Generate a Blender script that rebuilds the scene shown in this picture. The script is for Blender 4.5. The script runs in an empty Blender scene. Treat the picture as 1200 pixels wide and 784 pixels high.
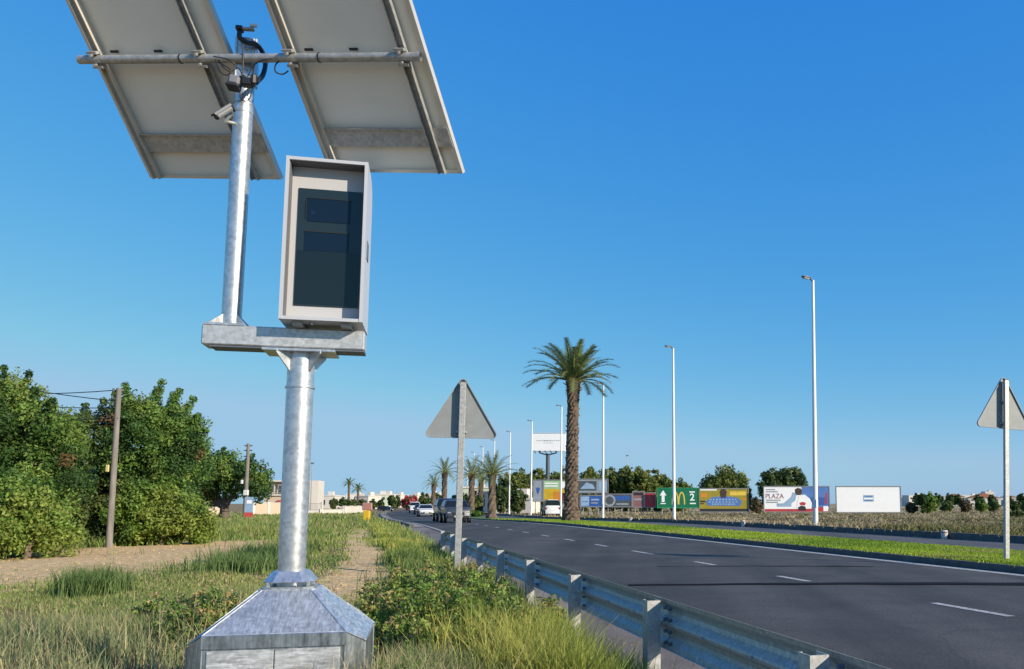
import bpy, math, random
import numpy as np
from mathutils import Vector, Matrix, noise

random.seed(7)
rng = np.random.default_rng(7)
S = bpy.context.scene
COL = S.collection

# ------------------------------------------------------------------ camera
EYE = 1.10
TILT = math.atan(0.1195)
cam_d = bpy.data.cameras.new('camera')
cam_d.sensor_width = 36.0
cam_d.lens = 30.0
cam_d.shift_x = -140.0 / 1200.0
cam_d.shift_y = 78.5 / 1200.0
cam_d.clip_start = 0.05
cam_d.clip_end = 9000.0
cam = bpy.data.objects.new('camera', cam_d)
COL.objects.link(cam)
cam.location = (0, 0, EYE)
cam.rotation_euler = (math.radians(90) + TILT, 0, 0)
S.camera = cam

# ------------------------------------------------------------------ light
SUN_AZ = math.radians(59)      # from straight behind the camera towards the right
SUN_EL = math.radians(24)
SUN = Vector((math.sin(SUN_AZ) * math.cos(SUN_EL), -math.cos(SUN_AZ) * math.cos(SUN_EL), math.sin(SUN_EL)))
world = bpy.data.worlds.new('World')
S.world = world
world.use_nodes = True
wn = world.node_tree
wn.nodes.clear()
sky = wn.nodes.new('ShaderNodeTexSky')
sky.sky_type = 'NISHITA'
sky.sun_disc = False
sky.sun_elevation = SUN_EL
sky.sun_rotation = math.radians(180) - SUN_AZ
sky.altitude = 0.0
sky.air_density = 1.0
sky.dust_density = 0.3
sky.ozone_density = 3.0
bg = wn.nodes.new('ShaderNodeBackground')
bg.inputs['Strength'].default_value = 0.12
wo = wn.nodes.new('ShaderNodeOutputWorld')
# grade of the sky's own colour: deeper blue, less yellow at the horizon
sp_ = wn.nodes.new('ShaderNodeSeparateColor'); cb_ = wn.nodes.new('ShaderNodeCombineColor')
wn.links.new(sky.outputs[0], sp_.inputs[0])
for i_, (a_, g_) in enumerate(((.70, 1.38), (.615, .66), (.67, .16))):
    m1 = wn.nodes.new('ShaderNodeMath'); m1.operation = 'MULTIPLY'; m1.inputs[1].default_value = .12
    m2 = wn.nodes.new('ShaderNodeMath'); m2.operation = 'POWER'; m2.inputs[1].default_value = g_
    m3 = wn.nodes.new('ShaderNodeMath'); m3.operation = 'MULTIPLY'; m3.inputs[1].default_value = a_ / .12
    wn.links.new(sp_.outputs[i_], m1.inputs[0]); wn.links.new(m1.outputs[0], m2.inputs[0]); wn.links.new(m2.outputs[0], m3.inputs[0])
    m4 = wn.nodes.new('ShaderNodeMath'); m4.operation = 'MINIMUM'; m4.inputs[1].default_value = (.275, .46, .635)[i_] / .12
    wn.links.new(m3.outputs[0], m4.inputs[0])
    wn.links.new(m4.outputs[0], cb_.inputs[i_])
wn.links.new(cb_.outputs[0], bg.inputs[0])
wn.links.new(bg.outputs[0], wo.inputs[0])
sun_d = bpy.data.lights.new('sun', 'SUN')
sun_d.energy = 5.0
sun_d.angle = math.radians(0.5)
sun_d.color = (1.0, 0.88, 0.70)
sun = bpy.data.objects.new('sun', sun_d)
COL.objects.link(sun)
sun.rotation_euler = SUN.to_track_quat('Z', 'Y').to_euler()
S.view_settings.view_transform = 'Standard'
S.view_settings.look = 'None'
S.view_settings.exposure = 0.3
S.view_settings.gamma = 1.0
S.view_settings.use_curve_mapping = False
S.cycles.max_bounces = 6
S.cycles.transparent_max_bounces = 8

# ------------------------------------------------------------------ places
FWD = Vector((0, math.cos(TILT), math.sin(TILT)))
UP = Vector((0, -math.sin(TILT), math.cos(TILT)))

def at(px, py, Y):
    d = FWD + Vector((1, 0, 0)) * ((px - 740.0) / 1000.0) + UP * ((470.5 - py) / 1000.0)
    return Vector((0, 0, EYE)) + d * (Y / d.y)

TH = math.atan(0.3168)
CT, ST = math.cos(TH), math.sin(TH)

def road_xs(x, y):
    """world ground point -> (lateral, along) in the road's frame"""
    s = -x * ST + y * CT
    return x * CT + y * ST - curve(s), s

def curve(s):
    s = np.asarray(s, float)
    k = 0.0003
    return np.where(s < 90, 0.0, np.where(s < 173, k * (s - 90) ** 2, k * 83 ** 2 + (s - 173) * 0.0498))

def prof(s):
    s = np.asarray(s, float)
    t = np.clip((s - 38) / 55.0, 0, 1)
    t = t * t * (3 - 2 * t)
    return -0.42 * t - np.clip((s - 93) / 300.0, 0, 1) * 0.5

def rp(X, s, z=0.0):
    """road frame -> world"""
    s = float(s)
    xx = X + float(curve(s))
    return Vector((xx * CT - s * ST, xx * ST + s * CT, float(prof(s)) + z))

# lateral layout of the place (metres from the camera, across the road)
RAIL_X = 1.80
EDGE_L, DASH, EDGE_R = 3.15, 6.10, 9.72
KERB_X, MED_END = 9.98, 12.95
OPP0, OPP1 = 13.10, 17.60

def ground_z(x, y):
    x = np.asarray(x, float); y = np.asarray(y, float)
    X, s = road_xs(x, y)
    base = prof(s)
    left = np.clip((1.55 - X) / 0.9, 0, 1) * 0.10
    right = np.clip((X - 17.7) / 0.25, 0, 1) * 0.16
    mid = np.where((X > 1.55) & (X < 17.7), -0.05, 0.0)
    bump = 0.02 * np.sin(x * 1.7 + y * 0.6) * np.sin(y * 1.3 - x * 0.4) + 0.015 * np.sin(x * 4.1) * np.sin(y * 3.3)
    bump = np.where((X > 1.5) & (X < 17.8), 0, bump)
    return base + left + right + mid + bump

def gp(px, Y, dz=0.0):
    """ground point seen in picture column px at distance Y"""
    z = 0.0
    for _ in range(5):
        depth = Y * math.cos(TILT) + (z - EYE) * math.sin(TILT)
        x = (px - 740.0) / 1000.0 * depth
        z = float(ground_z(x, Y))
    return Vector((x, Y, z + dz))

# ------------------------------------------------------------------ object helpers
def link(o, parent=None):
    COL.objects.link(o)
    if parent is not None:
        o.parent = parent
    return o

def tag(o, label=None, cat=None, group=None, kind=None):
    if label: o['label'] = label
    if cat: o['category'] = cat
    if group: o['group'] = group
    if kind: o['kind'] = kind
    return o

def thing(name, label, cat, loc=(0, 0, 0), rot=(0, 0, 0), group=None):
    o = bpy.data.objects.new(name, None)
    o.empty_display_size = 0.2
    link(o)
    o.location = loc
    o.rotation_euler = rot
    return tag(o, label, cat, group)

class MB:
    """collects shapes, links them as ONE mesh object"""
    def __init__(self):
        self.v, self.f, self.m = [], [], []
    def add(self, vs, fs, mi=0):
        n = len(self.v)
        self.v += [tuple(v) for v in vs]
        self.f += [tuple(i + n for i in f) for f in fs]
        self.m += [mi] * len(fs)
        return self
    def box(self, c, d, mi=0, M=None, bev=0.0):
        x, y, z = d[0] / 2, d[1] / 2, d[2] / 2
        c = Vector(c)
        if bev <= 0:
            vs = [Vector((a * x, b * y, e * z)) for e in (-1, 1) for a, b in ((-1, -1), (1, -1), (1, 1), (-1, 1))]
            fs = [(3, 2, 1, 0), (4, 5, 6, 7), (0, 1, 5, 4), (1, 2, 6, 5), (2, 3, 7, 6), (3, 0, 4, 7)]
        else:
            b_ = min(bev, x * .9, y * .9, z * .9)
            vs, fs = [], []
            idx = {}
            for a in (-1, 1):
                for b in (-1, 1):
                    for e in (-1, 1):
                        idx[(a, b, e, 0)] = len(vs); vs.append(Vector((a * x, b * (y - b_), e * (z - b_))))
                        idx[(a, b, e, 1)] = len(vs); vs.append(Vector((a * (x - b_), b * y, e * (z - b_))))
                        idx[(a, b, e, 2)] = len(vs); vs.append(Vector((a * (x - b_), b * (y - b_), e * z)))
            I = lambda a, b, e, k: idx[(a, b, e, k)]
            for a in (-1, 1):
                q = [I(a, -1, -1, 0), I(a, 1, -1, 0), I(a, 1, 1, 0), I(a, -1, 1, 0)]; fs.append(q if a > 0 else q[::-1])
                q = [I(-1, a, -1, 1), I(-1, a, 1, 1), I(1, a, 1, 1), I(1, a, -1, 1)]; fs.append(q if a > 0 else q[::-1])
                q = [I(-1, -1, a, 2), I(1, -1, a, 2), I(1, 1, a, 2), I(-1, 1, a, 2)]; fs.append(q if a > 0 else q[::-1])
            for a in (-1, 1):
                for b in (-1, 1):
                    fs.append([I(a, b, -1, 0), I(a, b, 1, 0), I(a, b, 1, 1), I(a, b, -1, 1)])
                    fs.append([I(a, -1, b, 0), I(a, 1, b, 0), I(a, 1, b, 2), I(a, -1, b, 2)])
                    fs.append([I(-1, a, b, 1), I(1, a, b, 1), I(1, a, b, 2), I(-1, a, b, 2)])
            for a in (-1, 1):
                for b in (-1, 1):
                    for e in (-1, 1):
                        fs.append([I(a, b, e, 0), I(a, b, e, 1), I(a, b, e, 2)])
        if M is not None:
            vs = [M @ v for v in vs]
        return self.add([v + c for v in vs], fs, mi)
    def prism(self, pts, h0, h1, mi=0, M=None):
        """outline in the XY plane, extruded along Z"""
        n = len(pts)
        vs = [Vector((p[0], p[1], h0)) for p in pts] + [Vector((p[0], p[1], h1)) for p in pts]
        if M is not None:
            vs = [M @ v for v in vs]
        fs = [tuple(range(n))[::-1], tuple(range(n, 2 * n))] + [(i, (i + 1) % n, n + (i + 1) % n, n + i) for i in range(n)]
        return self.add(vs, fs, mi)
    def tube(self, pts, r, n=12, mi=0, cap=True):
        pts = [Vector(p) for p in pts]
        rs = r if isinstance(r, (list, tuple)) else [r] * len(pts)
        up = Vector((0, 0, 1))
        d0 = (pts[1] - pts[0]).normalized()
        if abs(d0.dot(up)) > .9: up = Vector((0, 1, 0))
        a = d0.cross(up).normalized()
        base = len(self.v)
        vs, fs = [], []
        for i, p in enumerate(pts):
            d = (pts[min(i + 1, len(pts) - 1)] - pts[max(i - 1, 0)]).normalized()
            a = (a - d * a.dot(d)).normalized()
            b = d.cross(a)
            for k in range(n):
                t = 2 * math.pi * k / n
                vs.append(p + (a * math.cos(t) + b * math.sin(t)) * rs[i])
        for i in range(len(pts) - 1):
            for k in range(n):
                fs.append((i * n + k, i * n + (k + 1) % n, (i + 1) * n + (k + 1) % n, (i + 1) * n + k))
        if cap:
            fs.append(tuple(range(n))[::-1])
            fs.append(tuple(range((len(pts) - 1) * n, len(pts) * n)))
        return self.add(vs, fs, mi)
    def build(self, name, mats, parent=None, smooth=False, loc=None):
        me = bpy.data.meshes.new(name)
        me.from_pydata(self.v, [], self.f)
        if not isinstance(mats, (list, tuple)): mats = [mats]
        for m in mats: me.materials.append(m)
        if len(mats) > 1: me.polygons.foreach_set('material_index', self.m)
        me.update()
        fix_normals(me)
        if smooth: smooth_mesh(me, smooth if smooth is not True else 40)
        o = bpy.data.objects.new(name, me)
        if loc is not None: o.location = loc
        return link(o, parent)

def fix_normals(me):
    import bmesh
    bm = bmesh.new(); bm.from_mesh(me)
    bmesh.ops.recalc_face_normals(bm, faces=bm.faces)
    bm.to_mesh(me); bm.free()

def smooth_mesh(me, deg):
    me.polygons.foreach_set('use_smooth', [True] * len(me.polygons))
    import bmesh
    bm = bmesh.new(); bm.from_mesh(me)
    lim = math.radians(deg)
    for e in bm.edges:
        e.smooth = not (len(e.link_faces) == 2 and e.calc_face_angle(0) > lim) and len(e.link_faces) == 2
    bm.to_mesh(me); bm.free()

def np_mesh(name, verts, nper, mat, parent=None, cols=None):
    """verts (N*nper,3): N separate polygons of nper corners; cols (N,3) colour per polygon"""
    N = len(verts) // nper
    me = bpy.data.meshes.new(name)
    me.vertices.add(len(verts))
    me.vertices.foreach_set('co', np.ascontiguousarray(verts, np.float32).ravel())
    me.loops.add(len(verts))
    me.loops.foreach_set('vertex_index', np.arange(len(verts), dtype=np.int32))
    me.polygons.add(N)
    me.polygons.foreach_set('loop_start', np.arange(0, len(verts), nper, dtype=np.int32))
    me.polygons.foreach_set('loop_total', np.full(N, nper, dtype=np.int32))
    if cols is not None:
        at_ = me.attributes.new('tint', 'FLOAT_COLOR', 'POINT')
        c4 = np.ones((len(verts), 4), np.float32)
        c4[:, :3] = np.repeat(cols, nper, axis=0)
        at_.data.foreach_set('color', c4.ravel())
    me.materials.append(mat)
    me.update(calc_edges=True)
    o = bpy.data.objects.new(name, me)
    return link(o, parent)

def copy_tree(o, parent=None):
    c = o.copy()
    COL.objects.link(c)
    if parent is not None: c.parent = parent
    for ch in list(o.children):
        copy_tree(ch, c)
    return c

# ------------------------------------------------------------------ materials
MATS = {}
def mat(name, col, rough=0.6, metal=0.0, bump=0.0, bscale=40.0, var=0.0, vscale=6.0, spec=0.5, coat=0.0, vcol=None, detail=4.0, coords='Object', stretch=None):
    m = bpy.data.materials.new(name)
    m.use_nodes = True
    nt = m.node_tree
    b = nt.nodes['Principled BSDF']
    b.inputs['Base Color'].default_value = (*col, 1)
    b.inputs['Roughness'].default_value = rough
    b.inputs['Metallic'].default_value = metal
    b.inputs['Specular IOR Level'].default_value = spec
    b.inputs['Coat Weight'].default_value = coat
    tc = nt.nodes.new('ShaderNodeTexCoord')
    src = tc.outputs[coords]
    if stretch:
        mp = nt.nodes.new('ShaderNodeMapping'); mp.inputs['Scale'].default_value = stretch
        nt.links.new(src, mp.inputs[0]); src = mp.outputs[0]
    if var > 0:
        n = nt.nodes.new('ShaderNodeTexNoise'); n.inputs['Scale'].default_value = vscale; n.inputs['Detail'].default_value = detail
        nt.links.new(src, n.inputs['Vector'])
        r = nt.nodes.new('ShaderNodeValToRGB')
        r.color_ramp.elements[0].position = 0.32; r.color_ramp.elements[1].position = 0.68
        c2 = vcol if vcol else tuple(c * (1 - var) for c in col)
        r.color_ramp.elements[0].color = (*c2, 1); r.color_ramp.elements[1].color = (*col, 1)
        nt.links.new(n.outputs['Fac'], r.inputs[0]); nt.links.new(r.outputs[0], b.inputs['Base Color'])
    if bump > 0:
        n2 = nt.nodes.new('ShaderNodeTexNoise'); n2.inputs['Scale'].default_value = bscale; n2.inputs['Detail'].default_value = 5
        nt.links.new(src, n2.inputs['Vector'])
        bp = nt.nodes.new('ShaderNodeBump'); bp.inputs['Strength'].default_value = bump; bp.inputs['Distance'].default_value = 0.01
        nt.links.new(n2.outputs['Fac'], bp.inputs['Height']); nt.links.new(bp.outputs[0], b.inputs['Normal'])
    MATS[name] = m
    return m

def galv(name, col=(0.62, 0.65, 0.67), rough=0.42, dark=0.75, streak=False, metal=0.85, sc=None, rot=None):
    """hot-dip galvanised steel: spangle cells, streaks, uneven gloss"""
    m = bpy.data.materials.new(name); m.use_nodes = True
    nt = m.node_tree; b = nt.nodes['Principled BSDF']
    b.inputs['Metallic'].default_value = metal
    tc = nt.nodes.new('ShaderNodeTexCoord')
    mp = nt.nodes.new('ShaderNodeMapping'); mp.inputs['Scale'].default_value = (1.6, 1.6, 0.16) if streak else (1, 1, 1)
    if sc: mp.inputs['Scale'].default_value = sc
    if rot: mp.inputs['Rotation'].default_value = rot
    nt.links.new(tc.outputs['Object'], mp.inputs[0])
    vo = nt.nodes.new('ShaderNodeTexVoronoi'); vo.inputs['Scale'].default_value = 55
    nt.links.new(tc.outputs['Object'], vo.inputs['Vector'])
    no = nt.nodes.new('ShaderNodeTexNoise'); no.inputs['Scale'].default_value = 26; no.inputs['Detail'].default_value = 9; no.inputs['Roughness'].default_value = .65
    nt.links.new(mp.outputs[0], no.inputs['Vector'])
    r = nt.nodes.new('ShaderNodeValToRGB')
    r.color_ramp.elements[0].position = .35; r.color_ramp.elements[1].position = .65
    r.color_ramp.elements[0].color = (*[c * dark for c in col], 1); r.color_ramp.elements[1].color = (*col, 1)
    nt.links.new(no.outputs['Fac'], r.inputs[0])
    mx = nt.nodes.new('ShaderNodeMixRGB'); mx.blend_type = 'MULTIPLY'; mx.inputs[0].default_value = .25
    vs_ = nt.nodes.new('ShaderNodeSeparateColor'); nt.links.new(vo.outputs['Color'], vs_.inputs[0])
    nt.links.new(r.outputs[0], mx.inputs[1]); nt.links.new(vs_.outputs[0], mx.inputs[2])
    nt.links.new(mx.outputs[0], b.inputs['Base Color'])
    rr = nt.nodes.new('ShaderNodeMapRange'); rr.inputs[3].default_value = rough - .1; rr.inputs[4].default_value = rough + .14
    nt.links.new(no.outputs['Fac'], rr.inputs[0]); nt.links.new(rr.outputs[0], b.inputs['Roughness'])
    bp = nt.nodes.new('ShaderNodeBump'); bp.inputs['Strength'].default_value = .12; bp.inputs['Distance'].default_value = .004
    nt.links.new(no.outputs['Fac'], bp.inputs['Height']); nt.links.new(bp.outputs[0], b.inputs['Normal'])
    return m

def leaf_mat(name, trans=0.35, rough=0.55):
    m = bpy.data.materials.new(name); m.use_nodes = True
    nt = m.node_tree; b = nt.nodes['Principled BSDF']
    a = nt.nodes.new('ShaderNodeAttribute'); a.attribute_name = 'tint'
    b.inputs['Roughness'].default_value = rough
    b.inputs['Specular IOR Level'].default_value = .3
    nt.links.new(a.outputs['Color'], b.inputs['Base Color'])
    t = nt.nodes.new('ShaderNodeBsdfTranslucent')
    nt.links.new(a.outputs['Color'], t.inputs['Color'])
    mx = nt.nodes.new('ShaderNodeMixShader'); mx.inputs[0].default_value = trans
    nt.links.new(b.outputs[0], mx.inputs[1]); nt.links.new(t.outputs[0], mx.inputs[2])
    nt.links.new(mx.outputs[0], nt.nodes['Material Output'].inputs['Surface'])
    return m

M_GALV = galv('galvanised_steel', (.72, .74, .75), .36, .84, metal=.8)
M_GALVS = galv('smooth_beam_zinc', (0.66, 0.67, 0.67), .42, .86, metal=.55)
M_WELD = galv('bright_zinc_seam', (.66, .69, .72), .5, .6, metal=.6)
M_GALVD = galv('weathered_galvanised', (0.52, 0.52, 0.50), .50, .78, metal=.5)
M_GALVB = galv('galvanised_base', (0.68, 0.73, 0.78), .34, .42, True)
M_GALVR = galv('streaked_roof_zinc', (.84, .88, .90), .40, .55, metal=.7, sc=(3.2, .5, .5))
M_GALVP = galv('brushed_panel_zinc', (.80, .82, .84), .5, .45, metal=.5, sc=(.35, 1, 3.0), rot=(0, math.radians(42), 0))
M_RAIL = galv('guardrail_zinc', (0.60, 0.59, 0.57), .55, .75, metal=.4)
M_ALU = mat('aluminium_frame', (0.66, 0.62, 0.54), .42, .3, var=.15, vscale=9)
M_BACK = mat('panel_backsheet', (0.86, 0.82, 0.72), .6, 0, var=.06, vscale=2.5)
M_CELL = mat('solar_cells', (0.01, 0.015, 0.05), .12, .0)
M_CASE = mat('powder_coated_case', (0.50, 0.515, 0.54), .42, 0.15, bump=.05, bscale=300)
M_PANEL = mat('satin_front_panel', (0.47, 0.465, 0.47), .45, 0, bump=.03, bscale=300)
M_GLASSREFL = mat('dark_glass_reflection', (0.009, 0.015, 0.018), .16, 0, spec=.5)
M_HOODSHADE = mat('dark_hood_shade', (.12, .12, .135), .6)
M_GLASS = mat('tinted_window', (0.016, 0.026, 0.030), .10, 0, spec=.55)
M_DARKWIN = mat('dark_lens_window', (0.006, 0.014, 0.030), .10, 0, spec=.35)
M_CAMG = mat('camera_grey', (.17, .18, .20), .45)
M_BLACK = mat('black_rubber', (0.012, 0.012, 0.014), .5)
M_WHITEP = mat('white_plastic', (0.68, 0.68, 0.66), .4)
M_LAMPW = mat('lamp_post_paint', (0.80, 0.79, 0.75), .45, var=.1, vscale=3)
M_LAMPH = mat('lamp_head_grey', (0.10, 0.12, 0.15), .5)
M_SIGN = mat('sign_back_grey', (0.25, 0.27, 0.275), .55, .1, var=.14, vscale=7)
M_RED = mat('sign_red', (0.6, 0.03, 0.03), .4)
M_WOODP = mat('weathered_pole_wood', (0.25, 0.225, 0.20), .9, bump=.6, bscale=30, var=.4, vscale=18, stretch=(1, 1, .12))
M_BARK = mat('bark', (0.16, 0.12, 0.09), .9, bump=.7, bscale=20, var=.4, vscale=9)
M_LEAF = leaf_mat('leaves')
M_GRASS = leaf_mat('grass_blades', .3, .6)
M_PALM = leaf_mat('palm_leaflets', .2, .45)

# ------------------------------------------------------------------ ground materials
def ground_material():
    m = bpy.data.materials.new('field_soil'); m.use_nodes = True
    nt = m.node_tree; b = nt.nodes['Principled BSDF']; b.inputs['Roughness'].default_value = .95
    b.inputs['Specular IOR Level'].default_value = .15
    tc = nt.nodes.new('ShaderNodeTexCoord')
    def noise_(sc, det=6, st=None):
        n = nt.nodes.new('ShaderNodeTexNoise'); n.inputs['Scale'].default_value = sc; n.inputs['Detail'].default_value = det
        nt.links.new(tc.outputs['Object'], n.inputs['Vector']); return n
    n1, n2, n3 = noise_(.9), noise_(9), noise_(45)
    at_ = nt.nodes.new('ShaderNodeAttribute'); at_.attribute_name = 'mask'   # r: bare dirt, g: dry field
    sep = nt.nodes.new('ShaderNodeSeparateColor'); nt.links.new(at_.outputs['Color'], sep.inputs[0])
    def ramp(src, c0, c1, p0=.35, p1=.65):
        r = nt.nodes.new('ShaderNodeValToRGB'); r.color_ramp.elements[0].position = p0; r.color_ramp.elements[1].position = p1
        r.color_ramp.elements[0].color = (*c0, 1); r.color_ramp.elements[1].color = (*c1, 1)
        nt.links.new(src, r.inputs[0]); return r
    soil = ramp(n2.outputs['Fac'], (.17, .12, .065), (.38, .28, .15))
    dirt = ramp(n2.outputs['Fac'], (.50, .33, .15), (.82, .58, .31), .3, .7)
    dry = ramp(n1.outputs['Fac'], (.26, .21, .12), (.42, .34, .21))
    def mix(f, a, c, op='MIX', v=None):
        x = nt.nodes.new('ShaderNodeMixRGB'); x.blend_type = op
        if v is not None: x.inputs[0].default_value = v
        else: nt.links.new(f, x.inputs[0])
        nt.links.new(a, x.inputs[1]); nt.links.new(c, x.inputs[2]); return x
    # ragged edge of the bare tracks
    ad = nt.nodes.new('ShaderNodeMath'); ad.operation = 'ADD'; nt.links.new(sep.outputs[0], ad.inputs[0])
    sc = nt.nodes.new('ShaderNodeMath'); sc.operation = 'MULTIPLY_ADD'; nt.links.new(n2.outputs['Fac'], sc.inputs[0]); sc.inputs[1].default_value = 1.2; sc.inputs[2].default_value = -.6
    nt.links.new(sc.outputs[0], ad.inputs[1])
    rr = nt.nodes.new('ShaderNodeMapRange'); rr.inputs[1].default_value = .3; rr.inputs[2].default_value = .6
    nt.links.new(ad.outputs[0], rr.inputs[0])
    c = mix(rr.outputs[0], soil.outputs[0], dirt.outputs[0])
    c = mix(sep.outputs[1], c.outputs[0], dry.outputs[0])
    g3 = ramp(n3.outputs['Fac'], (.62, .62, .62), (1, 1, 1), .3, .55)
    c = mix(None, c.outputs[0], g3.outputs[0], 'MULTIPLY', .8)
    nt.links.new(c.outputs[0], b.inputs['Base Color'])
    bp = nt.nodes.new('ShaderNodeBump'); bp.inputs['Strength'].default_value = .8; bp.inputs['Distance'].default_value = .05
    nt.links.new(n2.outputs['Fac'], bp.inputs['Height'])
    bp2 = nt.nodes.new('ShaderNodeBump'); bp2.inputs['Strength'].default_value = .6; bp2.inputs['Distance'].default_value = .015
    nt.links.new(n3.outputs['Fac'], bp2.inputs['Height']); nt.links.new(bp.outputs[0], bp2.inputs['Normal'])
    nt.links.new(bp2.outputs[0], b.inputs['Normal'])
    return m

def track_mask(x, y):
    """bare dirt tracks: the wide one on the left, the narrow foot path beside the verge"""
    X, s = road_xs(x, y)
    cx = -9.3 - .05 * (y - 9) + .3 * np.sin(y * .5)
    hw = 3.0 - .02 * y
    a = np.clip(1.4 - np.abs(x - cx) / np.maximum(hw, .3), 0, 1) * np.clip((27 - y) / 5, 0, 1)
    c2 = 0.05 + .12 * np.sin(s * .45)
    b = np.clip(1.5 - np.abs(X - c2) / .38, 0, 1) * np.clip((s - 8.5) / 2, 0, 1) * np.clip((38 - s) / 8, 0, 1)
    c = np.clip(1.3 - np.abs(x + 1.75) / .5, 0, 1) * np.clip(1.3 - np.abs(y - 4.9) / .6, 0, 1) * 1.0
    return np.clip(np.maximum(np.maximum(a, b), c), 0, 1)

def asphalt(name, c0, c1, sc=220, streak=True):
    m = bpy.data.materials.new(name); m.use_nodes = True
    nt = m.node_tree; b = nt.nodes['Principled BSDF']; b.inputs['Roughness'].default_value = .82
    b.inputs['Specular IOR Level'].default_value = .35
    tc = nt.nodes.new('ShaderNodeTexCoord')
    mp = nt.nodes.new('ShaderNodeMapping'); mp.inputs['Rotation'].default_value = (0, 0, -TH); mp.inputs['Scale'].default_value = (1.3, .05, 1)
    nt.links.new(tc.outputs['Object'], mp.inputs[0])
    n = nt.nodes.new('ShaderNodeTexNoise'); n.inputs['Scale'].default_value = sc; n.inputs['Detail'].default_value = 3
    nt.links.new(tc.outputs['Object'], n.inputs['Vector'])
    l = nt.nodes.new('ShaderNodeTexNoise'); l.inputs['Scale'].default_value = .8; l.inputs['Detail'].default_value = 4
    nt.links.new(mp.outputs[0], l.inputs['Vector'])
    p = nt.nodes.new('ShaderNodeTexNoise'); p.inputs['Scale'].default_value = .35; p.inputs['Detail'].default_value = 5
    nt.links.new(tc.outputs['Object'], p.inputs['Vector'])
    r = nt.nodes.new('ShaderNodeValToRGB'); r.color_ramp.elements[0].position = .3; r.color_ramp.elements[1].position = .7
    r.color_ramp.elements[0].color = (*c0, 1); r.color_ramp.elements[1].color = (*c1, 1)
    ad = nt.nodes.new('ShaderNodeMath'); ad.operation = 'ADD'; nt.links.new(l.outputs['Fac'], ad.inputs[0]); nt.links.new(p.outputs['Fac'], ad.inputs[1])
    hf = nt.nodes.new('ShaderNodeMath'); hf.operation = 'MULTIPLY_ADD'; hf.inputs[1].default_value = .35; nt.links.new(ad.outputs[0], hf.inputs[0])
    h2 = nt.nodes.new('ShaderNodeMath'); h2.operation = 'MULTIPLY'; h2.inputs[1].default_value = .3; nt.links.new(n.outputs['Fac'], h2.inputs[0])
    nt.links.new(h2.outputs[0], hf.inputs[2]); nt.links.new(hf.outputs[0], r.inputs[0])
    def tint(fac_sock, lo_, hi_, p0, p1, prev, amt=1.0):
        q = nt.nodes.new('ShaderNodeValToRGB'); q.color_ramp.elements[0].position = p0; q.color_ramp.elements[1].position = p1
        q.color_ramp.elements[0].color = (lo_, lo_, lo_, 1); q.color_ramp.elements[1].color = (hi_, hi_, hi_, 1)
        nt.links.new(fac_sock, q.inputs[0])
        x = nt.nodes.new('ShaderNodeMixRGB'); x.blend_type = 'MULTIPLY'; x.inputs[0].default_value = amt
        nt.links.new(prev, x.inputs[1]); nt.links.new(q.outputs[0], x.inputs[2]); return x.outputs[0]
    g = nt.nodes.new('ShaderNodeTexNoise'); g.inputs['Scale'].default_value = 38; g.inputs['Detail'].default_value = 6; g.inputs['Roughness'].default_value = .8
    nt.links.new(tc.outputs['Object'], g.inputs['Vector'])
    c_ = tint(g.outputs['Fac'], .55, 1.35, .38, .62, r.outputs[0])
    dn = nt.nodes.new('ShaderNodeTexNoise'); dn.inputs['Scale'].default_value = 1.4; dn.inputs['Detail'].default_value = 5
    nt.links.new(tc.outputs['Object'], dn.inputs['Vector'])
    dm = nt.nodes.new('ShaderNodeMixRGB'); dm.inputs[0].default_value = .22; nt.links.new(tc.outputs['Object'], dm.inputs[1]); nt.links.new(dn.outputs['Color'], dm.inputs[2])
    vc = nt.nodes.new('ShaderNodeTexVoronoi'); vc.feature = 'DISTANCE_TO_EDGE'; vc.inputs['Scale'].default_value = .42
    nt.links.new(dm.outputs[0], vc.inputs['Vector'])
    c_ = tint(vc.outputs['Distance'], .45, 1.0, .0, .008, c_, .35)
    c_ = tint(l.outputs['Fac'], .86, 1.12, .40, .60, c_)
    st_ = nt.nodes.new('ShaderNodeTexNoise'); st_.inputs['Scale'].default_value = .5; st_.inputs['Detail'].default_value = 8; st_.inputs['Roughness'].default_value = .7
    nt.links.new(tc.outputs['Object'], st_.inputs['Vector'])
    c_ = tint(st_.outputs['Fac'], .72, 1.12, .36, .60, c_)
    nt.links.new(c_, b.inputs['Base Color'])
    bp = nt.nodes.new('ShaderNodeBump'); bp.inputs['Strength'].default_value = .5; bp.inputs['Distance'].default_value = .006
    nt.links.new(n.outputs['Fac'], bp.inputs['Height']); nt.links.new(bp.outputs[0], b.inputs['Normal'])
    return m

M_SOIL = ground_material()
M_ASPH = asphalt('asphalt', (.046, .042, .038), (.090, .082, .075))
M_ASPH2 = asphalt('old_asphalt', (.085, .082, .080), (.13, .125, .12))
M_SHOULD = asphalt('gritty_shoulder', (.15, .125, .11), (.26, .22, .19), 90)
M_PAINT = mat('road_paint', (.56, .55, .52), .8, var=.4, vscale=22, vcol=(.20, .195, .19), detail=8)
M_KERB = mat('kerb_concrete', (.13, .125, .12), .9, bump=.4, bscale=60, var=.3, vscale=5)
M_BAND = mat('near_black', (.006, .006, .007), .9, spec=.15, bump=.2, bscale=60)
M_LAWN = mat('lawn_soil', (.12, .20, .035), .95, bump=.8, bscale=14, var=.35, vscale=2.2)

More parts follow.
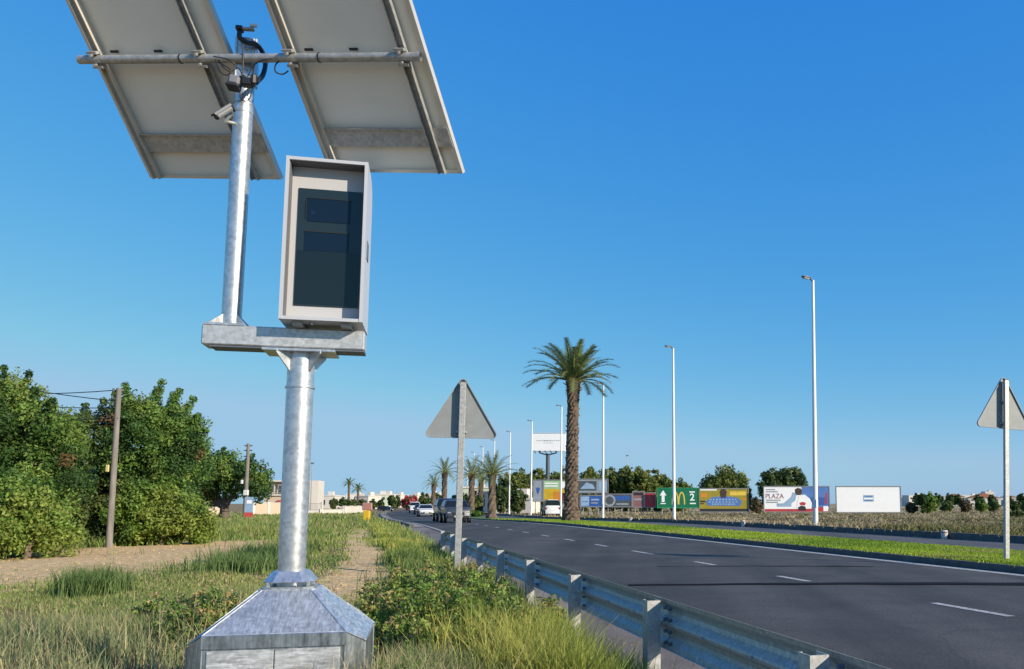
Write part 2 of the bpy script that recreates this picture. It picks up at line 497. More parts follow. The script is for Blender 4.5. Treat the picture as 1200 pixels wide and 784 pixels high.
# ------------------------------------------------------------------ ground sheets
def build_ground():
    a = np.concatenate([np.arange(-30, 40, .5), np.arange(40, 120, 4), np.arange(120, 1000, 60), [1500, 2500]])
    xs = np.unique(np.concatenate([-a[a > 0][::-1], a]))
    xs = np.unique(np.concatenate([[-2500, -1500, -900, -600, -400, -300, -200, -140, -100, -80, -60, -50, -45, -40, -35], np.arange(-30, 40, .4), np.arange(40, 120, 3), [130, 150, 180, 220, 300, 400, 600, 900, 1500, 2500]]))
    ys = np.unique(np.concatenate([[-60, -30, -15, -8, -4], np.arange(-2, 60, .4), np.arange(60, 140, 2), np.arange(140, 400, 20), [450, 520, 600, 800, 1200, 2000, 3500, 6000]]))
    XX, YY = np.meshgrid(xs, ys)
    ZZ = ground_z(XX, YY)
    nx, ny = len(xs), len(ys)
    v = np.stack([XX, YY, ZZ], -1).reshape(-1, 3)
    i = np.arange((ny - 1) * (nx - 1)); r = i // (nx - 1); c = i % (nx - 1)
    q = r * nx + c
    f = np.stack([q, q + 1, q + nx + 1, q + nx], 1)
    me = bpy.data.meshes.new('ground')
    me.from_pydata(v.tolist(), [], f.tolist())
    at_ = me.attributes.new('mask', 'FLOAT_COLOR', 'POINT')
    Xr, _ = road_xs(v[:, 0], v[:, 1])
    mc = np.ones((len(v), 4), np.float32)
    mc[:, 0] = track_mask(v[:, 0], v[:, 1])
    mc[:, 1] = np.clip((Xr - 15) / 3, 0, 1)
    mc[:, 2] = 0
    at_.data.foreach_set('color', mc.ravel())
    me.materials.append(M_SOIL)
    me.polygons.foreach_set('use_smooth', [True] * len(me.polygons))
    o = bpy.data.objects.new('ground', me); link(o)
    tag(o, kind='structure')
build_ground()

S_LIST = list(np.concatenate([np.arange(-14, 60, 1.0), np.arange(60, 260, 5.0), np.arange(260, 700, 40.0)]))

def strip(name, X0, X1, z, m, s0=-14, s1=700, side=0.0, kind='structure', parent=None, nx=1, zf=None):
    ss = [s for s in S_LIST if s0 < s < s1]
    ss = [s0] + ss + [s1]
    mb = MB()
    vs, fs = [], []
    xs = [X0 + (X1 - X0) * k / nx for k in range(nx + 1)]
    for s in ss:
        x0 = X0(s) if callable(X0) else None
        for X in xs:
            vs.append(rp(X, s, z if zf is None else zf(X, s)))
    w = nx + 1
    for i in range(len(ss) - 1):
        for k in range(nx):
            fs.append((i * w + k, i * w + k + 1, (i + 1) * w + k + 1, (i + 1) * w + k))
    if side > 0:      # solid kerb block: top plus both faces
        n = len(vs)
        for s in ss: vs.append(rp(X0, s, z - side)); vs.append(rp(X1, s, z - side))
        for i in range(len(ss) - 1):
            fs.append((i * w, (i + 1) * w, n + 2 * (i + 1), n + 2 * i))
            fs.append((i * w + nx, (i + 1) * w + nx, n + 2 * (i + 1) + 1, n + 2 * i + 1))
        fs.append((0, nx, n + 1, n))
        e = len(ss) - 1
        fs.append((e * w, e * w + nx, n + 2 * e + 1, n + 2 * e))
    mb.add(vs, fs)
    o = mb.build(name, m, parent)
    if kind: tag(o, kind=kind)
    return o

strip('road_shoulder', 1.62, 3.20, 0.0, M_SHOULD)
strip('road', 3.00, KERB_X + .01, 0.004, M_ASPH, nx=2)
strip('opposite_road', OPP0 - .01, OPP1 + .01, 0.0, M_ASPH2)
strip('edge_line', EDGE_L, EDGE_L + .12, 0.008, M_PAINT)
strip('edge_line', EDGE_R - .10, EDGE_R + .13, 0.008, M_PAINT)
strip('edge_line', OPP0 + .25, OPP0 + .36, 0.004, M_PAINT)
strip('median_kerb', KERB_X, KERB_X + .15, 0.115, M_KERB, side=.2)
strip('median_kerb', MED_END, MED_END + .15, 0.115, M_KERB, side=.2)
strip('far_kerb', OPP1, OPP1 + .22, 0.20, M_KERB, side=.3)
strip('lawn', KERB_X + .15, MED_END, 0.11, M_LAWN, nx=3)
strip('side_kerb', 2.35, 2.50, 0.10, M_KERB, s0=42, s1=260, side=.2)
strip('side_path', 2.50, 3.02, 0.012, mat('pale_gutter', (.33, .29, .25), .9, var=.2, vscale=4), s0=42, s1=260)
mb = MB()
def s_from_px(px, X):
    lo, hi = 5.0, 600.0
    for _ in range(50):
        m = (lo + hi) / 2
        p_ = rp(X, m) - Vector((0, 0, EYE))
        if p_.x / p_.dot(FWD) * 1000 + 740 > px: lo = m
        else: hi = m
    return lo
ln = [(s_from_px(b_, DASH), s_from_px(a_, DASH)) for a_, b_ in ((1094, 1185), (912, 948), (814, 838), (741, 765))]
gap = (ln[3][0] - ln[0][0]) / 3
while ln[-1][0] < 200: ln.append((ln[-1][0] + gap, ln[-1][0] + gap + 1.2))
ln.insert(0, (ln[0][0] - gap, ln[0][0] - gap + 1.2))
for s, e_ in ln:
    L = e_ - s
    mb.add([rp(DASH - .055, s, .0085), rp(DASH + .055, s, .0085), rp(DASH + .055, s + L, .0085), rp(DASH - .055, s + L, .0085)], [(0, 1, 2, 3)])
o = mb.build('lane_dashes', M_PAINT); tag(o, kind='structure')

# near-black bands across the carriageway, tapering in width
def cross_band(s_near, X0, X1, w0, w1, wob):
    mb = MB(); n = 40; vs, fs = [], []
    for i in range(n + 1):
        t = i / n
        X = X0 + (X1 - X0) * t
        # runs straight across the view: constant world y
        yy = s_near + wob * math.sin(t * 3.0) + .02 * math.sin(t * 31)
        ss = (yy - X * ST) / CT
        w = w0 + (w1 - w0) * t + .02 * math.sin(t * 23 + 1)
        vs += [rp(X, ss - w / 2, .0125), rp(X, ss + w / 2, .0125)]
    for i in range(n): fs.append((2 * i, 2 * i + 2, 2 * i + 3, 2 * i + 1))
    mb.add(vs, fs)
    o = mb.build('road_band', M_BAND); tag(o, kind='structure')
cross_band(11.7, 3.5, KERB_X - .01, .14, .48, .22)
cross_band(15.1, 5.0, 8.6, .04, .10, .1)

# ------------------------------------------------------------------ radar post
RY = 4.5
def rot_z(a): return Matrix.Rotation(a, 3, 'Z')
YAW = math.radians(13)
RB = gp(341, RY)
RB.z = 0.10
foot = at(341, 684, RY)
def build_radar():
    t = thing('speed_camera_post', 'tall galvanised post with a grey speed camera cabinet on its crossbeam', 'speed camera', (foot.x, RY, 0.08), (0, 0, YAW))
    F = Vector((foot.x, RY, .08)); R = rot_z(-YAW)
    L = lambda p: R @ (Vector(p) - F)           # world -> local
    # --- base: octagonal pedestal with sloping roof plates
    def octa(hw, ch):
        a = hw; b = hw - ch
        return [(-b, -a), (b, -a), (a, -b), (a, b), (b, a), (-b, a), (-a, b), (-a, -b)]
    zb, zs, zt = -.12, .385, .588
    lo, up = octa(.40, .085), octa(.135, .02)
    mb = MB()
    drop = lambda x: -.055 if abs(x) > .36 else 0.0
    vs = [(x, y, zb) for x, y in lo] + [(x, y, zs + .022 + drop(x)) for x, y in lo]
    mb.add(vs, [(i, (i + 1) % 8, 8 + (i + 1) % 8, 8 + i) for i in range(8)] + [tuple(range(8))[::-1], tuple(range(8, 16))])
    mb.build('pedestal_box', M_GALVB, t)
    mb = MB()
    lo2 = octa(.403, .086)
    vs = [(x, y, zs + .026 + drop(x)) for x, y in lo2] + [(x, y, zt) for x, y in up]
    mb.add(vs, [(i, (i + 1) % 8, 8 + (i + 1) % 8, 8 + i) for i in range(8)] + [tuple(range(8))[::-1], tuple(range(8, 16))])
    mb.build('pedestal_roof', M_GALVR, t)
    for sy in (-1, 1):
        mb = MB(); mb.box((0, sy * .406, zs - .004), (.64, .010, .062), bev=.003); mb.build('pedestal_flange', M_GALVB, t)
    mb = MB()
    a8 = [(x, y, zs + .028 + drop(x)) for x, y in lo2]; b8 = [(x, y, zt + .001) for x, y in up]
    for i in range(8):
        mb.tube([a8[i], b8[i]], .003, 6); mb.tube([a8[i], a8[(i + 1) % 8]], .0028, 6); mb.tube([b8[i], b8[(i + 1) % 8]], .0035, 6)
    for i in range(8):
        mb.tube([(lo[i][0], lo[i][1], zb), (lo[i][0], lo[i][1], a8[i][2] - .01)], .003, 6)
    mb.build('weld_seams', M_WELD, t)
    for sx, w, x0 in ((0, .29, -.148), (1, .29, .148)):
        mb = MB(); mb.box((x0, -.404, .15), (w, .008, .385), bev=.002); mb.build('access_panel', M_GALVP, t)
    mb = MB(); mb.prism(octa(.125, .05), zt + .001, zt + .012); mb.build('base_plate', M_GALV, t)
    for sx in (-1, 1):
        for sy in (-1, 1):
            mb = MB(); mb.tube([(sx * .095, sy * .095, zt + .012), (sx * .095, sy * .095, zt + .036)], .011, 6); mb.build('anchor_nut', M_GALV, t)
    # --- flared collar and lower pole
    beam_bot = L(at(352, 406, RY - .12)); top_z = beam_bot.z
    mb = MB()
    n = 8
    vs, fs = [], []
    prof_ = [(.120, .622), (.123, .625), (.086, .674), (.070, .679)]
    for r, z in prof_:
        for x, y in octa(r, r * .42): vs.append((x, y, z))
    for i in range(len(prof_) - 1):
        for k in range(n): fs.append((i * n + k, i * n + (k + 1) % n, (i + 1) * n + (k + 1) % n, (i + 1) * n + k))
    fs.append(tuple(range(n))[::-1]); fs.append(tuple(range(len(prof_) * n - n, len(prof_) * n)))
    mb.add(vs, fs); mb.build('collar', M_GALV, t)
    mb = MB(); mb.tube([(0, 0, zt + .005), (0, 0, .62), (0, 0, 1.2), (0, 0, top_z - .012)], .0685, 40)
    pole = mb.build('pole', M_GALV, t, smooth=True)
    mb = MB(); mb.tube([(0, 0, top_z - .205), (0, 0, top_z - .195)], .0755, 40); mb.build('pole_joint', M_GALV, pole, smooth=True)
    mb = MB()
    for k in range(4):
        a = math.pi / 4 + k * math.pi / 2
        M = Matrix.Rotation(a, 3, 'Z') @ Matrix.Rotation(math.pi / 2, 3, 'X')
        mb.prism([(.069, top_z - .013), (.155, top_z - .013), (.155, top_z - .03), (.069, top_z - .12)], -.004, .004, M=M)
    mb.box((0, 0, top_z - .0135), (.36, .22, .012))
    mb.build('head_plate', M_GALV, t)
    # --- crossbeam
    bl, br = L(at(240, 395, RY - .11)), L(at(426, 400, RY - .05))
    x0, x1 = bl.x, br.x
    bh = .104; zc = top_z + bh / 2 + .006
    bz0 = top_z
    mb = MB()
    yb = -.09
    mb.box(((x0 + x1) / 2, 0, bz0 + bh / 2 + .003), (x1 - x0, .15, bh), bev=.006)
    beam = mb.build('crossbeam', M_GALVS, t)
    mb = MB(); mb.box(((x0 + x1) / 2 + .02, .0, bz0 - .0035), (x1 - x0 - .04, .138, .007)); mb.build('beam_flange', M_LAMPH, beam)
    ztop = bz0 + bh + .003
    # --- cabinet
    bx = L(at(378, 300, RY - .2)).x
    W, D = .412, .36
    H = .872
    z0 = ztop + .022
    y0 = -.195          # front face
    cab = MB()
    # shell : tray open at the front, 0.075 deep hood
    th = .017; dp = .092
    def shell_out():
        return [(-W / 2, 0), (W / 2, 0), (W / 2, H), (-W / 2, H)]
    X0, X1 = bx - W / 2, bx + W / 2
    # side profile with a rounded upper back edge
    side = [(y0, z0), (y0 + D, z0), (y0 + D, z0 + H - .12), (y0 + D - .03, z0 + H - .05), (y0 + D - .09, z0 + H - .012), (y0 + D - .16, z0 + H), (y0, z0 + H)]
    Mx = Matrix(((0, 0, 1), (1, 0, 0), (0, 1, 0)))
    cab.prism(side, X0, X0 + th, M=Mx)
    cab.prism(side, X1 - th, X1, M=Mx)
    cab.box((bx, y0 + (D - .16) / 2, z0 + H - th / 2 - .001), (W - 2 * th, D - .16, th))
    cab.box((bx, y0 + D / 2, z0 + th / 2), (W - 2 * th, D - .006, th))
    cab.box((bx, y0 + D - .01, z0 + (H - .10) / 2 + .01), (W - 2 * th, .012, H - .14))
    cabo = cab.build('cabinet', M_CASE, t)
    ln_ = MB()      # recess shade painted as dark sheets on the hood's inner walls
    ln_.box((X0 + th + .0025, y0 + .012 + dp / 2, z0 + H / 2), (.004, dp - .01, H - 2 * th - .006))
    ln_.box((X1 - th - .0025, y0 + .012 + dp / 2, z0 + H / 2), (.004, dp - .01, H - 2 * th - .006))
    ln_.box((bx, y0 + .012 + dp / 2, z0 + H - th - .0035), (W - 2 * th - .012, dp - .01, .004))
    ln_.build('hood_shade', M_HOODSHADE, cabo)
    mb = MB(); mb.box((bx, y0 + dp + .01, z0 + H / 2), (W - 2 * th - .002, .02, H - 2 * th - .004))
    fp = mb.build('front_panel', M_PANEL, t)
    gw, gh = .325, .640; gx = bx + .012; gz = z0 + .092 + gh / 2
    mb = MB(); mb.box((gx, y0 + dp - .003, gz), (gw, .006, gh), bev=.001)
    gl = mb.build('tinted_pane', M_GLASS, fp)
    mb = MB(); mb.box((gx, y0 + dp - .0070, z0 + .092 + .155), (gw - .012, .0016, .29)); mb.build('lower_reflection', M_GLASSREFL, fp)  # lower band of the glass reflection, painted as a darker rectangle
    mb = MB(); mb.box((gx - .004, y0 + dp - .007, gz + gh / 2 - .118), (.220, .004, .126)); mb.build('lens_window', M_DARKWIN, fp)
    mb = MB(); mb.box((gx - .010, y0 + dp - .007, gz + gh / 2 - .290), (.225, .004, .102)); mb.build('flash_window', M_DARKWIN, fp)
    mb = MB()
    for zz, xo in ((gz + gh / 2 - .052, -.004), (gz + gh / 2 - .236, -.010)):
        mb.box((gx + xo, y0 + dp - .0085, zz), (.226, .006, .005))
    mb.box((gx - .120, y0 + dp - .009, gz + gh / 2 - .115), (.004, .005, .10), M=None)
    mb.build('window_trim', M_BLACK, fp)
    mb = MB(); mb.tube([(gx - .085, y0 + dp - .006, gz + gh / 2 - .135), (gx - .085, y0 + dp - .0105, gz + gh / 2 - .135)], .012, 16); mb.build('lens', M_CELL, fp)
    # lock recess on the right flank, feet below
    mb = MB(); mb.box((X1 + .0015, y0 + .14, z0 + .42), (.005, .09, .10), bev=.002); mb.build('latch', M_LAMPH, cabo)
    for xx in (-.12, .12):
        mb = MB(); mb.box((bx + xx, y0 + D / 2, z0 - .0105), (.05, D - .08, .019)); mb.build('mounting_foot', M_GALVD, cabo)
    for xx in (-.05, .13):
        mb = MB(); mb.tube([(bx + xx, y0 + .06, z0 - .001), (bx + xx, y0 + .06, z0 - .014)], .01, 6); mb.build('bolt', M_GALV, cabo)
    # --- upper pole
    pb = L(at(271, 378, RY)); pt = L(at(289, 60, RY - .04))
    pb.z = ztop
    pole_pts = [pb.lerp(pt, k / 6) for k in range(7)]
    mb = MB(); mb.tube(pole_pts, .0505, 36); up_ = mb.build('upper_pole', M_GALV, t, smooth=True)
    q = pb.lerp(pt, .80); q2 = pb.lerp(pt, .806)
    mb = MB(); mb.tube([q, q2], .053, 36); mb.build('strap', M_GALVD, up_, smooth=True)
    q = pb.lerp(pt, .77); q2 = pb.lerp(pt, .775)
    mb = MB(); mb.tube([q, q2], .053, 36); mb.build('strap', M_GALVD, up_, smooth=True)
    mb = MB(); mb.box((pb.x, 0, ztop + .006), (.20, .15, .012))
    for k in range(4):
        a = k * math.pi / 2 + math.pi / 4
        M = Matrix.Rotation(a, 3, 'Z') @ Matrix.Rotation(math.pi / 2, 3, 'X')
        tmp = MB(); tmp.prism([(.05, .012), (.135, .012), (.135, .022), (.05, .085)], -.004, .004, M=M)
        mb.add([Vector(v) + Vector((pb.x, pb.y, ztop)) for v in tmp.v], tmp.f)
    mb.build('pole_foot', M_GALV, t)
    for sx in (-1, 1):
        for sy in (-1, 1):
            mb = MB(); mb.tube([(pb.x + sx * .08, pb.y + sy * .08, ztop + .012), (pb.x + sx * .08, pb.y + sy * .08, ztop + .03)], .009, 6); mb.build('anchor_nut', M_GALV, t)
    # --- pole head clamp
    hd = L(at(290, 76, RY - .05))
    mb = MB(); mb.box((hd.x, hd.y - .055, hd.z), (.085, .012, .26), bev=.005)
    mb.box((hd.x - .049, hd.y - .02, hd.z), (.012, .08, .26), bev=.004); mb.box((hd.x + .049, hd.y - .02, hd.z), (.012, .08, .26), bev=.004)
    mb.build('head_bracket', M_GALV, t)
    for dz in (-.06, 0.0, .06):
        mb = MB(); mb.tube([(hd.x + .01, hd.y - .061, hd.z + dz), (hd.x + .01, hd.y - .074, hd.z + dz)], .008, 6); mb.build('bolt', M_GALVD, t)
    return t, L, pb, pt
RT, RL, PB, PT = build_radar()

# solar panels: two, on one bar held by the post
def cam_dir(px, py):
    return (FWD * 1000 + Vector((1, 0, 0)) * (px - 740) + UP * (470.5 - py)).normalized()
B_UP = -cam_dir(1230, 2420)
A_R = (at(490, 66.5, RY - .27) - at(95, 70, RY)).normalized()
NRM = A_R.cross(B_UP).normalized()           # underside normal (towards the camera and down)
if NRM.y > 0: NRM = -NRM
BAR0 = at(93, 70, RY)
def bar_pt(px):
    lo, hi = 0.0, 3.0
    for _ in range(50):
        m = (lo + hi) / 2
        p = BAR0 + A_R * m
        d = p - Vector((0, 0, EYE))
        x = d.x / d.dot(FWD) * 1000 + 740
        if x < px: lo = m
        else: hi = m
    return BAR0 + A_R * lo
def pix(p):
    d = p - Vector((0, 0, EYE)); k = d.dot(FWD)
    return d.x / k * 1000 + 740, 470.5 - d.dot(UP) / k * 1000
def slant_len(p, py):
    lo, hi = 0.0, 2.0
    for _ in range(50):
        m = (lo + hi) / 2
        if pix(p - B_UP * m)[1] < py: lo = m
        else: hi = m
    return lo
def lp(p): return RL(p)
def slab(p, a, b, n, wa, wb, wn, mb, o=None):
    """parallelepiped: corner p, edges a*wa, b*wb, n*wn in world directions (put in post's frame)"""
    vs = []
    for k in (0, 1):
        for i, j in ((0, 0), (1, 0), (1, 1), (0, 1)):
            vs.append(lp(p + a * (wa * i) + b * (wb * j) + n * (wn * k)))
    mb.add(vs, [(3, 2, 1, 0), (4, 5, 6, 7), (0, 1, 5, 4), (1, 2, 6, 5), (2, 3, 7, 6), (3, 0, 4, 7)])
mb = MB(); mb.tube([lp(BAR0), lp(BAR0 + A_R * 1.0), lp(bar_pt(493))], .0235, 24, cap=False)
mb.tube([lp(BAR0 + A_R * .001), lp(bar_pt(492.6))], .0185, 24, cap=False)
mb.build('crossbar', M_GALVD, RT, smooth=True)
for pi_, (pxl, pxr, pyb, rail2) in enumerate(((104, 266, 207.5, .80), (331, 497, 200.5, .83))):
    p0, p1 = bar_pt(pxl), bar_pt(pxr)
    # plane sits behind the bar
    off = -NRM * .062
    wa = (p1 - p0).length
    down = slant_len(p0 + off, pyb)
    q0 = p0 + off - B_UP * down - A_R * .004
    LEN = down + .86
    pr = bpy.data.objects.new('solar_panel', None); link(pr, RT)
    mb = MB(); slab(q0 + A_R * .004 + B_UP * .004, A_R, B_UP, -NRM, wa - .008, LEN - .008, .004, mb); mb.build('backsheet', M_BACK, pr)
    mb = MB(); slab(q0 + A_R * .004 + B_UP * .004 - NRM * .012, A_R, B_UP, -NRM, wa - .008, LEN - .008, .006, mb); mb.build('cell_sheet', M_CELL, pr)
    mb = MB()
    fw, fd = .022, .040
    pp = q0 + NRM * .020
    slab(pp, A_R, B_UP, -NRM, .006, LEN, fd, mb); slab(pp + A_R * (wa - .006), A_R, B_UP, -NRM, .006, LEN, fd, mb)
    slab(pp + A_R * .006, A_R, B_UP, -NRM, wa - .012, .006, fd, mb); slab(pp + A_R * .006 + B_UP * (LEN - .006), A_R, B_UP, -NRM, wa - .012, .006, fd, mb)
    # inward lips
    slab(pp + A_R * .006 + B_UP * .006, A_R, B_UP, -NRM, fw, LEN - .012, .003, mb); slab(pp + A_R * (wa - .006 - fw), A_R, B_UP, -NRM, fw, LEN - .012, .003, mb)
    slab(pp + A_R * (.006 + fw) + B_UP * .006, A_R, B_UP, -NRM, wa - .012 - 2 * fw, fw * .6, .003, mb)
    mb.build('panel_frame', M_ALU, pr)
    # two mounting rails (channels) running up the back
    for ri, tt in enumerate((.045, rail2)):
        mb = MB()
        c = pp + A_R * (wa * tt) + NRM * .0005
        slab(c, A_R, B_UP, NRM, .004, LEN * .985, .030, mb)
        slab(c + A_R * .038, A_R, B_UP, NRM, .004, LEN * .985, .030, mb)
        slab(c + A_R * .004, A_R, B_UP, NRM, .034, LEN * .985, .004, mb)
        rl = mb.build('mounting_rail', M_ALU if ri == 0 else M_GALVD, pr)
        cl = MB()
        cc = c + B_UP * (down - .045) + NRM * .030 - A_R * .008
        slab(cc, A_R, B_UP, NRM, .058, .09, .008, cl)
        slab(cc + B_UP * .0, A_R, B_UP, NRM, .058, .014, .038, cl); slab(cc + B_UP * .076, A_R, B_UP, NRM, .058, .014, .038, cl)
        cl.build('clamp', M_GALVD, pr)
        for bb in (.02, .07):
            bo = MB(); w_ = cc + A_R * .03 + B_UP * bb + NRM * .038
            bo.tube([lp(w_), lp(w_ + NRM * .02)], .008, 6); bo.build('bolt', M_GALV, pr)
    # wide galvanised cross channel near the lower edge
    mb = MB()
    c = pp + B_UP * (down * .235) + A_R * (wa * .03 + .043)
    slab(c + NRM * .001, A_R, B_UP, NRM, wa * (rail2 - .03) - .044, .105, .006, mb)
    slab(c + NRM * .007 + B_UP * .098, A_R, B_UP, NRM, wa * (rail2 - .03) - .044, .006, .016, mb)
    c2 = pp + B_UP * (down * .235) + A_R * (wa * rail2 + .043)
    slab(c2 + NRM * .001, A_R, B_UP, NRM, wa * (1 - rail2) - .05, .105, .006, mb)
    mb.build('cross_channel', M_GALVD, pr)
    # junction clips seen just above the bar
    for tt in (.10, .42):
        mb = MB(); c = pp + A_R * (wa * tt + .05) + B_UP * (down + .03)
        slab(c, A_R, B_UP, NRM, .045, .014, .012, mb); mb.build('cable_clip', M_BLACK, pr)
    mb = MB(); c = pp + A_R * (wa * .35) + B_UP * (down + .55)
    slab(c, A_R, B_UP, NRM, .14, .10, .022, mb); mb.build('junction_box', M_BLACK, pr)
    # cable tie round the bar
    c = p0 + A_R * (wa * (.32 if pi_ == 0 else .2))
    c = bar_pt(212 if pi_ == 0 else 374)
    mb = MB(); mb.tube([lp(c), lp(c + A_R * .006)], .0265, 20); mb.build('cable_tie', M_BLACK, pr)

def cable(pts, r, name='cable', n=8, m=None):
    """smooth cable through the points (Catmull-Rom)"""
    P = [Vector(p) for p in pts]; P = [P[0] * 2 - P[1]] + P + [P[-1] * 2 - P[-2]]
    out = []
    for i in range(1, len(P) - 2):
        for k in range(8):
            t = k / 8
            out.append(.5 * ((2 * P[i]) + (P[i + 1] - P[i - 1]) * t + (2 * P[i - 1] - 5 * P[i] + 4 * P[i + 1] - P[i + 2]) * t * t + (3 * P[i] - P[i - 1] - 3 * P[i + 1] + P[i + 2]) * t ** 3))
    out.append(P[-2])
    mb = MB(); mb.tube([lp(p) for p in out], r, n); return mb.build(name, m or M_BLACK, RT, smooth=True)
cy = RY - .16
cable([at(281, 36, cy), at(281, 44, cy), at(290, 50, cy + .02), at(300, 52, cy + .05), at(308, 62, cy + .10), at(311, 74, cy + .12), at(308, 88, cy + .08), at(300, 97, cy)], .013)
cable([at(256, 70, cy), at(262, 79, cy - .02), at(270, 84, cy - .02), at(280, 80, cy), at(286, 96, cy)], .003)
cable([at(252, 70, cy), at(258, 84, cy - .02), at(266, 88, cy - .02), at(270, 82, cy - .02), at(256, 73, cy)], .003)
cable([at(250, 66, cy), at(268, 70, cy - .03), at(280, 80, cy), at(285, 92, cy)], .003)
cable([at(284, 46, cy + .0), at(285, 70, cy + .0), at(284, 92, cy)], .004)
cable([at(325, 68, cy), at(310, 70, cy - .03), at(298, 76, cy), at(290, 90, cy)], .003)
cable([at(330, 69, cy), at(323, 76, cy - .02), at(323, 84, cy - .02), at(331, 87, cy), at(338, 83, cy)], .004)
cable([at(283, 100, cy), at(281, 112, cy), at(285, 118, cy), at(292, 116, cy), at(296, 104, cy)], .003)
for k, (px, py, sx, sz) in enumerate(((290, 97, .055, .045), (297, 94, .03, .06), (284, 92, .03, .03))):
    c = lp(at(px, py, cy - .01)); mb = MB(); mb.box(c, (sx, .05, sz), bev=.008, M=rot_z(.4 * k)); mb.build('connector', M_BLACK, RT)
# small antenna on top
c = lp(at(287, 34, cy)); mb = MB(); mb.box(c, (.095, .03, .012), bev=.003, M=Matrix.Rotation(-.05, 3, 'Y')); mb.build('antenna_arm', M_GALVD, RT)
c = lp(at(281, 34, cy)); mb = MB(); mb.box(c, (.035, .05, .022), bev=.004); mb.build('antenna_base', M_BLACK, RT)
for px in (295, 299):
    c = lp(at(px, 31.5, cy)); mb = MB(); mb.tube([c, c + Vector((0, 0, .014))], .011, 10); mb.build('antenna_tip', M_WHITEP, RT)
# grey sensor box under the head
def sensor_box():
    t = bpy.data.objects.new('sensor', None); link(t, RT)
    c = lp(at(275, 96, cy - .02))
    mb = MB(); mb.box(c, (.06, .07, .055), bev=.012, M=Matrix.Rotation(.12, 3, 'Y')); mb.build('housing', M_CAMG, t)
    mb = MB(); mb.box(c + Vector((-.004, -.01, -.037)), (.062, .08, .014), bev=.004, M=Matrix.Rotation(.12, 3, 'Y')); mb.build('lens_cover', M_BLACK, t)
sensor_box()
def bullet_cam():
    t = bpy.data.objects.new('surveillance_camera', None); link(t, RT)
    a, b = lp(at(270, 127, cy - .04)), lp(at(254, 137, cy - .10))
    d = (b - a).normalized()
    mb = MB(); mb.tube([a, b], .0165, 16); mb.build('barrel', M_CAMG, t, smooth=True)
    mb = MB(); mb.tube([b, b + d * .006], .014, 16); mb.build('lens', M_BLACK, t)
    side = d.cross(Vector((0, 0, 1))).normalized(); upv = side.cross(d)
    hood = MB(); vs = []
    for e in (0, 1):
        for sx, sz in ((-1, .6), (-.8, 1.1), (.8, 1.1), (1, .6)):
            vs.append((a - d * .005 + (b - a) * (1.16 * e)) + side * (.020 * sx) + upv * (.018 * sz))
    vs2 = [v + upv * .003 for v in vs]
    hood.add(vs + vs2, [(0, 1, 5, 4), (1, 2, 6, 5), (2, 3, 7, 6), (8, 9, 13, 12), (9, 10, 14, 13), (10, 11, 15, 14), (0, 4, 12, 8), (3, 7, 15, 11), (0, 1, 9, 8), (1, 2, 10, 9), (2, 3, 11, 10), (4, 5, 13, 12), (5, 6, 14, 13), (6, 7, 15, 14)])
    hood.build('sun_hood', M_CAMG, t)
    mb = MB(); mb.tube([a, lp(at(272, 133, cy)), lp(at(264, 142, cy)), lp(at(278, 145, RY - .05))], .009, 8); mb.build('bracket', M_GALVD, t, smooth=True)
    mb = MB(); mb.tube([lp(at(271, 128, cy)), lp(at(274, 126, cy))], .02, 12); mb.build('joint', M_BLACK, t)
bullet_cam()

